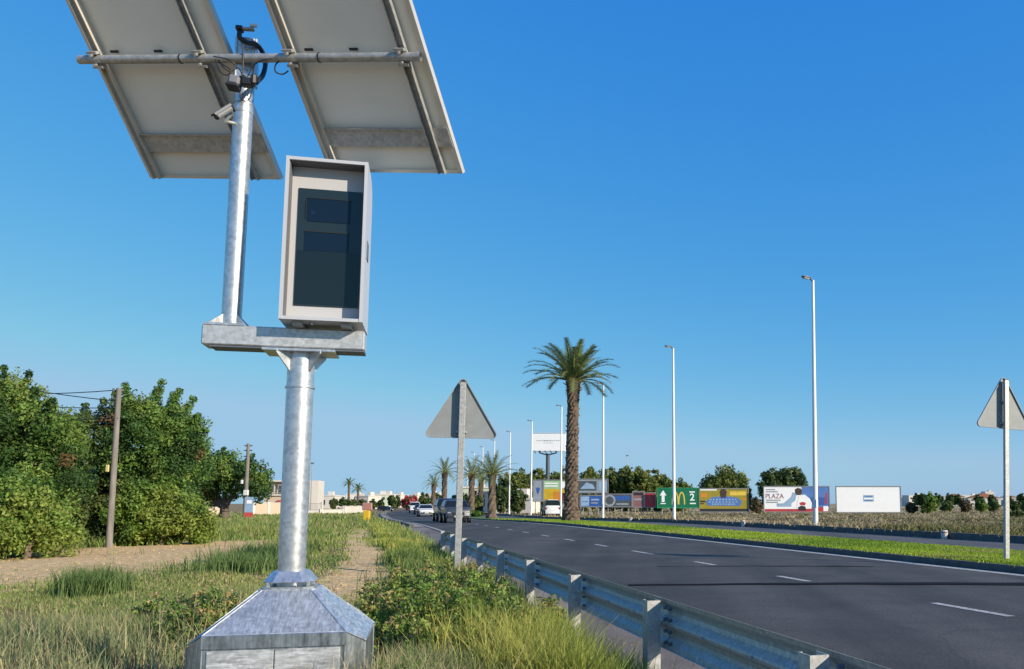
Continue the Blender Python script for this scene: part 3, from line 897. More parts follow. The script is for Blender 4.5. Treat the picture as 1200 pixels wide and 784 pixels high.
# ------------------------------------------------------------------ guard rail
def build_rail():
    s0, s1 = -1.4, 21.5
    o3 = rp(RAIL_X, s0)
    t = thing('guardrail', 'grey steel crash barrier with a corrugated beam along the road verge', 'guardrail', (0, 0, 0))
    zt, zb = .515, .212
    H = zt - zb
    # W profile: (offset towards the road, height)
    pr = [(.0, zt), (.012, zt - .004), (.018, zt - .03), (.052, zt - .062), (.058, zt - .085), (.052, zt - .11), (.012, zt - .138), (.008, zt - H / 2)]
    pr = pr + [(a, zt + zb - z) for a, z in pr[::-1][1:]]
    def zoff(s): return 0.0 if s < 19 else -.5 * ((s - 19) / 2.5) ** 1.4
    joints = [s for s in np.arange(-1.65, 21.6, 4.0)]
    starts = np.arange(-1.65 - .0, 21.6, 4.0)
    # beams: 4 m lengths, lapped at the joints
    k0 = 1.13
    cuts = [k0 + 4 * i for i in range(-1, 6)]
    for i in range(len(cuts) - 1):
        a, b = cuts[i], cuts[i + 1] + .16
        if a > 21.4: break
        b = min(b, 21.5)
        lap = .004 * (i % 2)
        mb = MB(); vs, fs = [], []
        ss = np.linspace(a, b, 14)
        n = len(pr)
        for s in ss:
            for dx, z in pr:
                vs.append(rp(RAIL_X + .02 - dx * -1 + lap - .0, s, z + zoff(s)))
        for s in ss:
            for dx, z in pr:
                vs.append(rp(RAIL_X + .02 + dx + lap + .003, s, z + zoff(s)))
        m = len(ss) * n
        for r in range(len(ss) - 1):
            for c in range(n - 1):
                q = r * n + c
                fs.append((q, q + 1, q + n + 1, q + n)); fs.append((m + q, m + q + 1, m + q + n + 1, m + q + n))
            fs.append((r * n, (r + 1) * n, m + (r + 1) * n, m + r * n))
            fs.append((r * n + n - 1, (r + 1) * n + n - 1, m + (r + 1) * n + n - 1, m + r * n + n - 1))
        for r in (0, len(ss) - 1):
            for c in range(n - 1): fs.append((r * n + c, r * n + c + 1, m + r * n + c + 1, m + r * n + c))
        mb.add(vs, fs); mb.build('beam', M_RAIL, t, smooth=25)
    posts = [1.13 + 2 * k for k in range(-1, 10)]
    for i, s in enumerate(posts):
        c = rp(RAIL_X - .045, s)
        R = Matrix.Rotation(TH, 3, 'Z')
        mb = MB()
        # channel post: web across the road, two flanges
        top = .505
        h = top + .25
        mb.box(c + R @ Vector((0, -.0475, top - h / 2)), (.085, .005, h), M=R)
        mb.box(c + R @ Vector((-.04, 0, top - h / 2)), (.005, .09, h), M=R)
        mb.box(c + R @ Vector((.04, 0, top - h / 2)), (.005, .09, h), M=R)
        mb.box(c + R @ Vector((-.0315, .043, top - h / 2)), (.012, .004, h), M=R)
        p = mb.build('post', M_RAIL, t)
        if i < 7:
            for dz in (.045, .115, .185, .255):
                for ds in ((.03, .10) if i % 2 == 1 else (.03,)):
                    w = rp(RAIL_X + .022, s - ds - .085, zt - dz)
                    q = rp(RAIL_X - .004, s - ds - .085, zt - dz)
                    b_ = MB(); b_.tube([w, q], .0115, 6); b_.build('bolt', M_LAMPH, p)
    # slotted buttons between posts
    for s in np.arange(2.0, 12, .62):
        w = rp(RAIL_X + .03, s, zt - H / 2); q = rp(RAIL_X + .016, s, zt - H / 2)
        b_ = MB(); b_.tube([w, q], .008, 8); b_.build('rivet', M_GALV, t)
build_rail()

# ------------------------------------------------------------------ warning signs seen from the back
def build_sign(base, side, h_bot, rz, lean, label, pole_r=.045):
    t = thing('warning_sign', label, 'traffic sign', base, (0, lean, rz), 'triangular warning signs seen from behind')
    hgt = side * .866
    r = side * .06
    side = side / .912
    # rounded triangle in XZ
    cs = [(-side / 2 + r * 1.732, h_bot + r), (side / 2 - r * 1.732, h_bot + r), (0, h_bot + hgt - r)]
    def outline(rr):
        pts = []
        for (cx, cz), a0 in zip(cs, (150, 270, 30)):
            for k in range(7):
                a = math.radians(a0 + 20 * k)
                pts.append((cx + rr * math.cos(a), cz + rr * math.sin(a)))
        return pts
    My = Matrix(((1, 0, 0), (0, 0, 1), (0, 1, 0)))     # (x,y,z)->(x, z, y)
    mb = MB(); mb.prism(outline(r), .002, .005, M=My); mb.build('plate', M_SIGN, t)
    mb = MB(); o1, o2 = outline(r), outline(r - .012)
    n = len(o1); vs, fs = [], []
    for (x, z) in o1: vs.append((x, .0015, z)); 
    for (x, z) in o2: vs.append((x, .0015, z))
    for (x, z) in o1: vs.append((x, -.022, z))
    for (x, z) in o2: vs.append((x, -.022, z))
    for i in range(n):
        j = (i + 1) % n
        fs += [(i, j, 2 * n + j, 2 * n + i), (n + i, n + j, 3 * n + j, 3 * n + i), (2 * n + i, 2 * n + j, 3 * n + j, 3 * n + i), (i, j, n + j, n + i)]
    mb.add(vs, fs); mb.build('rim', M_SIGN, t)
    mb = MB(); mb.prism(outline(r - .012), .0055, .0075, M=My); mb.build('sign_face', M_WHITEP, t)
    mb = MB(); mb.prism(outline(r - .001), .008, .0095, M=My); f = mb.build('red_border', M_RED, t)
    top = h_bot + hgt - .055
    mb = MB(); y0 = -.075
    mb.box((0, y0, (top - .3) / 2), (pole_r * 2, pole_r * 1.3, top + .3), bev=.008)
    mb.build('post', M_GALVD, t)
    mb = MB(); mb.box((0, y0, top + .004), (pole_r * 2 + .006, pole_r * 1.3 + .006, .01)); mb.build('post_cap', M_LAMPH, t)
    for z in (h_bot + .09, h_bot + hgt * .52):
        mb = MB(); mb.box((0, -.0285, z), (.16 if z < h_bot + .2 else .12, .033, .03)); mb.build('clamp', M_GALVD, t)
    return t
b1 = at(535, 684, 12.2); b1.z = float(ground_z(b1.x, b1.y)) - .02
build_sign(b1, .99, at(540, 513.5, 12.2).z - b1.z, math.radians(12), math.radians(.5), 'back of the triangular road sign standing behind the guardrail')
b2 = at(1176, 652, 15.2); b2.z = .085
build_sign(b2, 1.07, at(1178, 502, 15.2).z - b2.z, math.radians(14), math.radians(3.2), 'back of the triangular road sign standing on the grass median')

# ------------------------------------------------------------------ street lamps
def build_lamp():
    t = thing('street_lamp', 'x', 'street lamp', (0, 0, 0), group='white street lamps along the far kerb')
    mb = MB(); mb.tube([(0, 0, 0), (0, 0, .25), (0, 0, 5), (0, 0, 9.9)], [.11, .105, .082, .058], 20)
    mb.build('pole', M_LAMPW, t, smooth=True)
    mb = MB(); mb.box((0, 0, .012), (.34, .34, .024)); mb.build('base_plate', M_GALVD, t)
    mb = MB(); mb.box((0, -.108, .9), (.10, .02, .32), bev=.005); mb.build('hatch', M_LAMPW, t)
    mb = MB(); mb.tube([(0, 0, 9.85), (-.10, 0, 9.95), (-.2, 0, 9.97)], [.05, .04, .035], 10); mb.build('arm', M_LAMPH, t, smooth=True)
    vs, fs = [], []
    prof_ = [(-.12, .05, .03, 0), (-.25, .12, .055, .0), (-.42, .135, .055, .01), (-.56, .09, .03, .02)]
    n = 8
    for x, w, h, z in prof_:
        for k in range(n):
            a = 2 * math.pi * (k + .5) / n
            vs.append((x, w * math.cos(a), 9.98 + z + h * math.sin(a)))
    for i in range(3):
        for k in range(n): fs.append((i * n + k, i * n + (k + 1) % n, (i + 1) * n + (k + 1) % n, (i + 1) * n + k))
    fs += [tuple(range(n)), tuple(range(3 * n, 4 * n))]
    mb = MB(); mb.add(vs, fs); hd = mb.build('lamp_head', M_LAMPH, t, smooth=True)
    mb = MB(); mb.box((-.37, 0, 9.93), (.26, .17, .012)); mb.build('lamp_lens', M_WHITEP, hd)
    return t
lamp0 = build_lamp()
LX = 18.05
# along-road positions from the picture columns of the poles
def s_from_px(px, X):
    lo, hi = 5.0, 600.0
    for _ in range(50):
        m = (lo + hi) / 2
        if pix(rp(X, m))[0] > px: lo = m
        else: hi = m
    return lo
lamp_s = [s_from_px(p, LX) for p in (956, 790, 706.5, 657, 622)]
st = 15.0
while len(lamp_s) < 11: lamp_s.append(lamp_s[-1] + st)
lamp_lab = ['tallest white street lamp, in front of the blue and white billboard',
            'white street lamp in front of the green arrow billboard',
            'white street lamp just right of the tall palm trunk',
            'white street lamp just left of the tall palm trunk',
            'white street lamp at the left end of the raised white billboard',
            'white street lamp next beyond the one left of the raised billboard',
            'distant white street lamp just right of the medium palm',
            'distant white street lamp rising behind the medium palm fronds',
            'distant street lamp just left of the medium palm',
            'thin far street lamp among the clustered palms, second from the end of the row',
            'thinnest street lamp at the far end of the row']
for i, s in enumerate(lamp_s):
    o = lamp0 if i == 0 else copy_tree(lamp0)
    p = rp(LX, s, .15)
    o.location = p
    o.rotation_euler = (0, math.radians(1.0) if i == 0 else 0, TH + math.radians(8))
    o['label'] = lamp_lab[i]
    if i == 0: o.scale = (1, 1, 1.057)

# ------------------------------------------------------------------ foliage
def leaves(clumps, n_leaf, size, palette, elong=1.6, up_bias=.25):
    """clumps: (K, 7) centre xyz, radii xyz, palette pick. Returns verts and colours of rhombic leaves."""
    K = len(clumps)
    c = np.repeat(clumps, n_leaf, axis=0)
    N = len(c)
    d = rng.normal(size=(N, 3)); d /= np.linalg.norm(d, axis=1, keepdims=True)
    r = rng.random((N, 1)) ** .45
    p = c[:, :3] + d * r * c[:, 3:6]
    nrm = d + rng.normal(scale=.7, size=(N, 3)) + np.array([0, 0, up_bias]); nrm /= np.linalg.norm(nrm, axis=1, keepdims=True)
    t = np.cross(nrm, rng.normal(size=(N, 3))); t /= np.linalg.norm(t, axis=1, keepdims=True)
    b = np.cross(nrm, t)
    sz = size * rng.uniform(.6, 1.3, (N, 1))
    L = t * sz * elong / 2; W = b * sz / 2
    v = np.stack([p - L, p + W * .8 - L * .1, p + L, p - W * .8 - L * .1], 1).reshape(-1, 3)
    pal = np.array(palette)
    k = np.clip(c[:, 6].astype(int), 0, len(pal) - 1)
    col = pal[k] * rng.uniform(.7, 1.3, (N, 1)) * rng.uniform(.92, 1.08, (N, 3))
    return v, col

def crown_clumps(blobs, n, r0, r1, npal, shell=.55, brown=0.0, up=0.0):
    """clumps spread through ellipsoid blobs, mostly near the surface"""
    blobs = np.array(blobs, float)
    vol = blobs[:, 3] * blobs[:, 4] * blobs[:, 5]
    w = vol ** .75; w /= w.sum()
    pick = rng.choice(len(blobs), n, p=w)
    bl = blobs[pick]
    d = rng.normal(size=(n, 3)); d /= np.linalg.norm(d, axis=1, keepdims=True)
    r = shell + (1.06 - shell) * rng.random((n, 1))
    p = bl[:, :3] + d * r * bl[:, 3:6]
    rad = rng.uniform(r0, r1, (n, 1)) * np.array([1, 1, 1.0 + up]) * rng.uniform(.8, 1.2, (n, 3))
    k = rng.integers(0, npal, n)
    # neighbouring clumps tend to share a tone
    f = np.sin(p[:, 0] * 1.9 + 1) + np.sin(p[:, 2] * 2.3 + p[:, 1]) + rng.normal(scale=.6, size=n)
    k = np.clip(((f + 2) / 4 * npal + rng.normal(scale=.8, size=n)).astype(int), 0, npal - 1)
    if npal == 6: k = np.where((k == 0) & (rng.random(n) < .6), 1, k)
    return np.concatenate([p, rad, k[:, None]], 1)

def build_tree(name, label, base, blobs, nclump, r0, r1, nleaf, leaf, palette, trunk_r=.12, limbs=6, group=None, cat='tree', sprigs=None, shell=.5, floor=None):
    base = Vector(base)
    t = thing(name, label, cat, base, group=group)
    cl = crown_clumps(blobs, nclump, r0, r1, len(palette), shell)
    if sprigs is not None and len(sprigs):
        cl = np.concatenate([cl, sprigs])
    if floor is not None:
        cl = cl[cl[:, 2] > floor]
    v, col = leaves(cl, nleaf, leaf, palette)
    np_mesh('crown', v, 4, M_LEAF, t, col)
    mb = MB()
    blobs = np.array(blobs, float)
    order = np.argsort(-blobs[:, 3] * blobs[:, 5])[:limbs]
    top = Vector((0, 0, max(.25, (blobs[:, 2].mean()) * .35)))
    mb.tube([(0, 0, -.2), (.03, 0, top.z * .5), top], [trunk_r * 1.3, trunk_r, trunk_r * .85], 10)
    for i in order:
        e = Vector(blobs[i, :3]) + Vector((0, 0, blobs[i, 5] * .4))
        m = top.lerp(e, .5) + Vector((random.uniform(-.15, .15), random.uniform(-.15, .15), .1))
        mb.tube([top - Vector((0, 0, .1)), m, e], [trunk_r * .7, trunk_r * .4, trunk_r * .12], 7)
        for k in range(3):
            q = m.lerp(e, random.uniform(.1, .8)); w = q + Vector((random.uniform(-1, 1), random.uniform(-1, 1), random.uniform(.1, .9))) * blobs[i, 3] * .7
            mb.tube([q, w], [trunk_r * .22, trunk_r * .05], 5)
    mb.build('trunk', M_BARK, t, smooth=True)
    return t

PAL_CAROB = [(.20, .12, .05), (.045, .095, .025), (.075, .15, .032), (.115, .21, .04), (.165, .26, .05), (.22, .29, .06)]
PAL_CAROBY = [(.06, .12, .025), (.095, .18, .03), (.135, .23, .04), (.18, .27, .045), (.23, .29, .055)]
PAL_DARK = [(.035, .07, .022), (.06, .105, .03), (.09, .14, .035), (.13, .17, .05)]
PAL_PINE = [(.06, .10, .025), (.10, .14, .03), (.16, .195, .04), (.22, .235, .055)]
PAL_DRYB = [(.10, .085, .05), (.14, .11, .07), (.09, .10, .04), (.18, .14, .08)]

def blobs_px(base, Y, spec):
    """spec rows: px, py centre, half width px, half height px, half depth m -> local ellipsoids"""
    out = []
    for px, py, wx, wz, dy, yo in spec:
        p = at(px, py, Y + yo) - base
        k = (Y + yo) / 1000
        out.append((p.x, p.y, p.z, wx * k, dy, wz * k))
    return out

def sprig_px(base, Y, pts, r, k, seg=5):
    rows = []
    for (x0, y0, x1, y1, yo) in pts:
        for i in range(seg):
            f = i / (seg - 1)
            p = at(x0 + (x1 - x0) * f, y0 + (y1 - y0) * f, Y + yo) - base
            rr = r * (1.15 - .6 * f)
            rows.append((p.x, p.y, p.z, rr, rr, rr, k))
    return np.array(rows)

# the big thicket on the left, four trees and three shrubs
b = gp(14, 18.5)
build_tree('carob_tree', 'dense green tree cut by the left frame edge, with twigs rising into the sky', b,
    blobs_px(b, 18.5, [(-20, 530, 70, 62, 1.6, 0), (30, 500, 42, 38, 1.1, 0), (50, 560, 50, 50, 1.2, .3), (-40, 600, 60, 45, 1.4, .2), (15, 465, 26, 22, .6, 0), (70, 520, 28, 34, .9, .6)]),
    620, .16, .34, 95, .054, PAL_CAROB, .13, 6,
    sprigs=sprig_px(b, 18.5, [(4, 470, 4, 432, 0), (18, 475, 34, 438, .2), (40, 488, 40, 457, 0), (50, 495, 62, 470, -.2), (0, 480, -14, 428, 0), (60, 510, 58, 484, 0)], .17, 1), floor=.05)
b = gp(100, 22)
build_tree('carob_tree', 'dark green tree growing behind the wooden pole', b,
    blobs_px(b, 22, [(98, 560, 44, 52, 1.4, 0), (110, 515, 30, 30, 1.0, .2), (80, 600, 38, 36, 1.2, 0), (128, 590, 34, 42, 1.2, 0), (70, 530, 30, 30, 1, .4)]),
    520, .16, .34, 95, .055, PAL_DARK, .13, 5,
    sprigs=sprig_px(b, 22, [(98, 505, 100, 476, 0), (118, 505, 122, 470, 0), (132, 500, 136, 462, 0), (80, 512, 76, 490, 0)], .2, 2), floor=.05)
b = gp(178, 22.5)
build_tree('carob_tree', 'tall tree with upswept leafy branches right of the wooden pole', b,
    blobs_px(b, 22.5, [(176, 520, 42, 42, 1.4, 0), (160, 570, 42, 44, 1.3, 0), (200, 560, 34, 40, 1.2, 0), (210, 505, 24, 26, .8, 0), (160, 490, 26, 26, .9, 0), (185, 600, 44, 34, 1.2, 0), (222, 520, 16, 14, .5, 0)]),
    700, .15, .32, 95, .054, PAL_CAROB, .13, 6,
    sprigs=sprig_px(b, 22.5, [(150, 485, 147, 452, 0), (165, 490, 190, 448, 0), (175, 490, 188, 456, .2), (195, 495, 210, 458, 0), (205, 505, 226, 468, 0), (215, 520, 240, 505, 0), (215, 530, 236, 520, .2), (140, 490, 136, 462, 0), (200, 490, 204, 462, -.2), (215, 505, 232, 488, 0)], .2, 3, 6), floor=.05)
b = gp(30, 15.8)
build_tree('mastic_shrub', 'bright leafy shrub at the left edge beside the dirt track', b,
    blobs_px(b, 15.8, [(-15, 618, 50, 36, .9, 0), (28, 612, 34, 38, .9, .2), (60, 630, 22, 22, .7, .2), (10, 580, 40, 28, .8, .5)]),
    330, .13, .26, 80, .052, PAL_CAROBY, .06, 4, cat='shrub', floor=.02)
b = gp(188, 21)
build_tree('mastic_shrub', 'light green shrub between the wooden pole and the open field', b,
    blobs_px(b, 21, [(165, 606, 34, 30, .9, 0), (205, 608, 38, 28, .9, .2), (232, 618, 16, 16, .6, .3), (180, 585, 30, 26, .8, .3)]),
    420, .13, .27, 80, .055, PAL_CAROBY, .06, 4, cat='shrub', floor=.02)
b = gp(70, 20.5)
build_tree('mastic_shrub', 'low dark shrub in the gap left of the wooden pole', b,
    blobs_px(b, 20.5, [(75, 625, 30, 26, .8, 0), (100, 632, 22, 18, .6, .2)]),
    170, .13, .25, 75, .055, PAL_DARK, .05, 3, cat='shrub', floor=.02)
# broad umbrella tree further back with its dark leaning trunk
b = gp(262, 66)
tr = build_tree('broad_tree', 'broad green tree with a leaning dark trunk beside the far utility pole', b,
    blobs_px(b, 66, [(235, 562, 32, 24, 2.2, 0), (262, 555, 34, 24, 2.4, 0), (288, 563, 24, 22, 2, 0), (215, 560, 18, 20, 1.6, 0), (300, 572, 12, 16, 1.5, 0), (240, 540, 20, 12, 1.4, 0), (228, 585, 26, 12, 1.6, 0)]),
    480, .35, .65, 60, .15, PAL_CAROB, .35, 5, sprigs=sprig_px(b, 66, [(230, 545, 224, 528, 0), (262, 542, 262, 526, 0), (285, 548, 296, 534, 0), (245, 540, 240, 527, 0)], .35, 2))

# ------------------------------------------------------------------ palms
def build_palm(label, base, H, r0, r1, crown_r, nf, lab_group, seed, dead=4, lean=0.0, fine=True, droop=1.0, width=1.0):
    rs = random.Random(seed)
    t = thing('palm_tree', label, 'palm tree', base, (0, lean, 0), lab_group)
    # trunk with diamond leaf scars standing proud
    mb = MB(); n = 20 if fine else 12; rings = int(H / (.10 if fine else .25))
    vs, fs = [], []
    for i in range(rings + 1):
        z = -.1 + (H + .1) * i / rings
        f = i / rings
        r = r0 + (r1 - r0) * min(1, f * 1.6) if f < .85 else r1 * (1 + (f - .85) * 2.0)
        if f < .10: r *= 1.22
        for k in range(n):
            a = 2 * math.pi * (k + .5 * (i % 2)) / n
            bulge = 1 + (.16 if (k + (i // 2)) % 2 == 0 else -.03) * (1 + .4 * rs.uniform(-1, 1))
            vs.append((r * bulge * math.cos(a), r * bulge * math.sin(a), z + rs.uniform(-.02, .02)))
    for i in range(rings):
        for k in range(n): fs.append((i * n + k, i * n + (k + 1) % n, (i + 1) * n + (k + 1) % n, (i + 1) * n + k))
    fs.append(tuple(range(rings * n, rings * n + n)))
    mb.add(vs, fs)
    if fine:   # stubs of cut fronds
        for i in range(230):
            z = rs.uniform(.1, H * .98); a = rs.uniform(0, 6.283); r = r0 + (r1 - r0) * min(1, z / H * 1.6)
            p = Vector((r * math.cos(a), r * math.sin(a), z)); o_ = Vector((math.cos(a), math.sin(a), .9))
            mb.tube([p, p + o_ * rs.uniform(.05, .12)], [.055, .03], 5)
    mb.build('trunk', M_PALMT, t)
    # old orange frond bases under the crown
    mb = MB()
    for i in range(46 if fine else 20):
        a = rs.uniform(0, 6.283); z = H * (.93 if fine else .9) + rs.uniform(-.25, .35) * crown_r * .25
        p = Vector((r1 * .8 * math.cos(a), r1 * .8 * math.sin(a), z)); o_ = Vector((math.cos(a), math.sin(a), rs.uniform(.5, 1.6))).normalized()
        mb.tube([p, p + o_ * rs.uniform(.18, .42) * crown_r * .4], [.06, .02], 5)
    mb.build('frond_stubs', M_PALMO, t)
    V, C = [], []
    rach = MB()
    for i in range(nf):
        a = 2 * math.pi * (i * .61803) + rs.uniform(-.15, .15)
        f = (i + .5) / nf
        el = math.radians(86 - 92 * f ** .85 * droop)
        Lf = crown_r * rs.uniform(.86, 1.12) * (.72 + .28 * min(1, f * 3)) * (1.16 if (fine and math.cos(a) < -.35 and f > .45) else 1.0) * (rs.uniform(.75, 1.0) if fine and f > .6 else 1)
        d = Vector((math.cos(a) * math.cos(el), math.sin(a) * math.cos(el), math.sin(el)))
        horiz = Vector((math.cos(a), math.sin(a), 0))
        p = Vector((0, 0, H)) + horiz * r1 * .4
        seg = 14; step = Lf / seg
        pts = [p.copy()]; dirs = [d.copy()]
        bend = rs.uniform(.045, .075) * (1 + .6 * f)
        for s in range(seg):
            d = (d + Vector((0, 0, -1)) * bend * (.35 + 1.3 * s / seg)).normalized()
            p = p + d * step
            pts.append(p.copy()); dirs.append(d.copy())
        rach.tube(pts, [.035 * (1 - .85 * k / seg) * crown_r / 2.4 for k in range(seg + 1)], 4, cap=False)
        nl = 46 if fine else 26
        for k in range(nl):
            g = .14 + .86 * k / nl
            x = g * seg; j = min(int(x), seg - 1); fr = x - j
            q = pts[j].lerp(pts[j + 1], fr); dd = dirs[j].lerp(dirs[j + 1], fr).normalized()
            sd = dd.cross(Vector((0, 0, 1)))
            if sd.length < .05: sd = Vector((-math.sin(a), math.cos(a), 0))
            sd.normalize(); upv = sd.cross(dd)
            ll = Lf * .19 * math.sin(math.pi * min(.97, .12 + g * .80)) ** .7 * rs.uniform(.85, 1.1)
            for sg in (-1, 1):
                ld = (sd * sg * .75 + dd * .62 + upv * rs.uniform(.05, .35)).normalized()
                tip = q + ld * ll + Vector((0, 0, -.18 * ll))
                wv = dd * (.022 * crown_r / 2.4 * width)
                V += [q - wv, q + wv, tip]
                c0 = Vector((.08, .125, .045)).lerp(Vector((.24, .29, .10)), rs.random() * .9)
                if f > .9 and rs.random() < .3: c0 = Vector((.20, .16, .06))
                C.append(c0)
    np_mesh('crown', np.array([tuple(v) for v in V]), 3, M_PALM, t, np.array([tuple(c) for c in C]))
    rach.build('frond_ribs', M_PALMR, t)
    return t
M_PALMT = mat('palm_trunk', (.18, .13, .09), .95, bump=.9, bscale=12, var=.6, vscale=5)
M_PALMO = mat('old_frond_bases', (.33, .17, .06), .8, var=.35, vscale=6)
M_PALMR = mat('frond_rib', (.22, .24, .08), .6)
s_p = s_from_px(669, 12.35)
pb_ = rp(12.35, s_p, .1)
ypb = pb_.y
build_palm('tallest palm tree with a thick scaly trunk on the grass median', pb_, at(672, 447, ypb).z - pb_.z, .40, .315, 3.05, 54, 'palm trees', 3, lean=math.radians(.6), droop=.80, width=1.15)
p = rp(11.6, s_from_px(576, 11.6), .1)
build_palm('medium palm tree with arching fronds at the far end of the grass median', p, at(576, 556, p.y).z - p.z, .40, .30, 2.9, 34, 'palm trees', 5, fine=False, droop=1.0)
for i, (px, yy, top, rad, lab) in enumerate(((520, 118, 553, 2.7, 'leftmost palm of the far cluster with drooping orange skirt'), (519.5 - 12, 150, 567, 2.4, 'smallest palm at the left end of the far cluster'), (552, 110, 556, 3.1, 'shaggy palm right behind the grey sign post'), (563, 128, 560, 3.0, 'dense palm between the sign post and the medium palm'))):
    p = gp(px, yy); build_palm(lab, p, at(px, top, yy).z - p.z, .42, .33, rad, 30, 'palm trees', 11 + i, fine=False, droop=1.08)
for i, (px, yy, top, lab) in enumerate(((408, 260, 567, 'taller of the two distant palms above the white wall'), (419, 262, 573, 'shorter of the two distant palms above the white wall'))):
    p = gp(px, yy); build_palm(lab, p, at(px, top, yy).z - p.z, .4, .3, 2.6, 26, 'palm trees', 31 + i, fine=False, width=2.2)

# ------------------------------------------------------------------ utility poles and wires
def build_upole(base, H, r, lean, label, big):
    t = thing('utility_pole', label, 'utility pole', base, (0, lean, 0), 'wooden utility poles')
    mb = MB(); mb.tube([(0, 0, -.3), (0, 0, H * .5), (0, 0, H)], [r, r * .88, r * .75], 16); mb.build('pole', M_WOODP, t, smooth=True)
    if big:
        mb = MB(); mb.box((-.13, -.02, H * .49), (.07, .06, .16), bev=.01); mb.build('junction_box', M_YEL, t)
        for dz, dx in ((.05, -.07), (.22, -.08), (.38, -.07)):
            mb = MB(); mb.tube([(0, -.02, H - dz), (dx * 1.6, -.02, H - dz)], .012, 6); mb.tube([(dx * 1.6, -.02, H - dz - .02), (dx * 1.6, -.02, H - dz + .05)], .022, 8); mb.build('insulator', M_LAMPH, t)
    else:
        mb = MB(); mb.box((.12, -.25, H * .36), (.34, .2, .40), bev=.02); mb.build('meter_box', M_WHITEP, t)
        mb = MB(); mb.box((-.25, -.2, H * .50), (.16, .12, .30), bev=.02); mb.build('junction_box', M_WHITEP, t)
        for dz in (.15, .5, .95):
            mb = MB(); mb.tube([(-.3, 0, H - dz), (.3, 0, H - dz)], .05, 6); mb.build('insulator', M_LAMPH, t)
    return t
M_YEL = mat('faded_yellow', (.6, .52, .22), .6)
b = gp(127.5, 19.4)
top = at(139.5, 455, 19.4)
build_upole(b, (top - b).z, .074, math.atan2((top - b).x, (top - b).z), 'near wooden utility pole standing against the green trees', True)
b2_ = gp(286.5, 64)
build_upole(b2_, at(285, 520, 64).z - b2_.z, .16, 0, 'far wooden utility pole with boxes beside the broad tree', False)
def wire(a, b, sag, label, r=.011):
    mb = MB(); pts = []
    for k in range(17):
        f = k / 16; p = a.lerp(b, f); p.z -= sag * 4 * f * (1 - f); pts.append(p)
    mb.tube(pts, r, 5)
    o = mb.build('overhead_wire', M_BLACK); tag(o, label, 'wire', 'overhead wires on the near utility pole')
wire(at(138, 457, 19.35), at(-220, 430, 24), .35, 'topmost overhead wire running left from the near pole')
wire(at(137, 470, 19.35), at(-230, 380, 25), .35, 'second overhead wire, slanting up to the left from the near pole')
wire(at(137, 478, 19.35), at(-220, 430, 26), .35, 'third overhead wire from the top of the near pole')
wire(at(138, 490, 19.35), at(-220, 448, 24), .35, 'lowest overhead wire running into the left tree')

# ------------------------------------------------------------------ billboards
def flat(name, col, rough=.5): return mat(name, col, rough, 0, var=.22, vscale=1.1, detail=8, bump=.3, bscale=3)
def text_mesh(body, size, m, parent, loc, name='lettering', rx=math.pi / 2, width=None, bold=.0):
    cu = bpy.data.curves.new(name, 'FONT'); cu.body = body; cu.size = size; cu.align_x = 'CENTER'; cu.align_y = 'CENTER'
    cu.extrude = .004; cu.offset = bold
    tmp = bpy.data.objects.new('tmp', cu); COL.objects.link(tmp)
    dg = bpy.context.evaluated_depsgraph_get()
    me = bpy.data.meshes.new_from_object(tmp.evaluated_get(dg)); bpy.data.objects.remove(tmp)
    me.name = name; me.materials.clear(); me.materials.append(m)
    o = bpy.data.objects.new(name, me); link(o, parent); o.location = loc; o.rotation_euler = (rx, 0, 0)
    if width and o.dimensions.x > 0:
        xs = [v.co.x for v in me.vertices]; o.scale.x = width / (max(xs) - min(xs))
    return o

C_WHITE = mat('board_white', (.80, .81, .82), .5, var=.04, vscale=1.5); C_FRAME = flat('board_frame', (.22, .23, .25)); C_BLUE = flat('board_blue', (.03, .10, .36))
C_LBLUE = flat('board_light_blue', (.28, .42, .58)); C_REDB = flat('board_red', (.45, .035, .04)); C_GREEN = flat('board_green', (.0, .16, .075))
C_GREENR = flat('board_green_rim', (.02, .26, .10)); C_YEL = flat('board_yellow', (.62, .40, .02)); C_BLK = flat('board_black', (.02, .02, .025))
C_GRY = flat('board_grey', (.30, .34, .38)); C_DGRY = flat('board_dark_grey', (.07, .085, .10)); C_PINK = flat('board_faded_red', (.25, .12, .12))
C_OR = flat('board_orange', (.65, .25, .02)); C_LGREEN = flat('board_pale_green', (.33, .52, .28)); C_MAR = flat('board_maroon', (.14, .02, .04))
C_SKIN = flat('board_brown', (.06, .035, .028)); C_GOLD = flat('board_gold', (.72, .50, .07)); C_MUST = flat('board_mustard', (.33, .27, .025)); C_BLUE2 = flat('board_mid_blue', (.08, .19, .48))

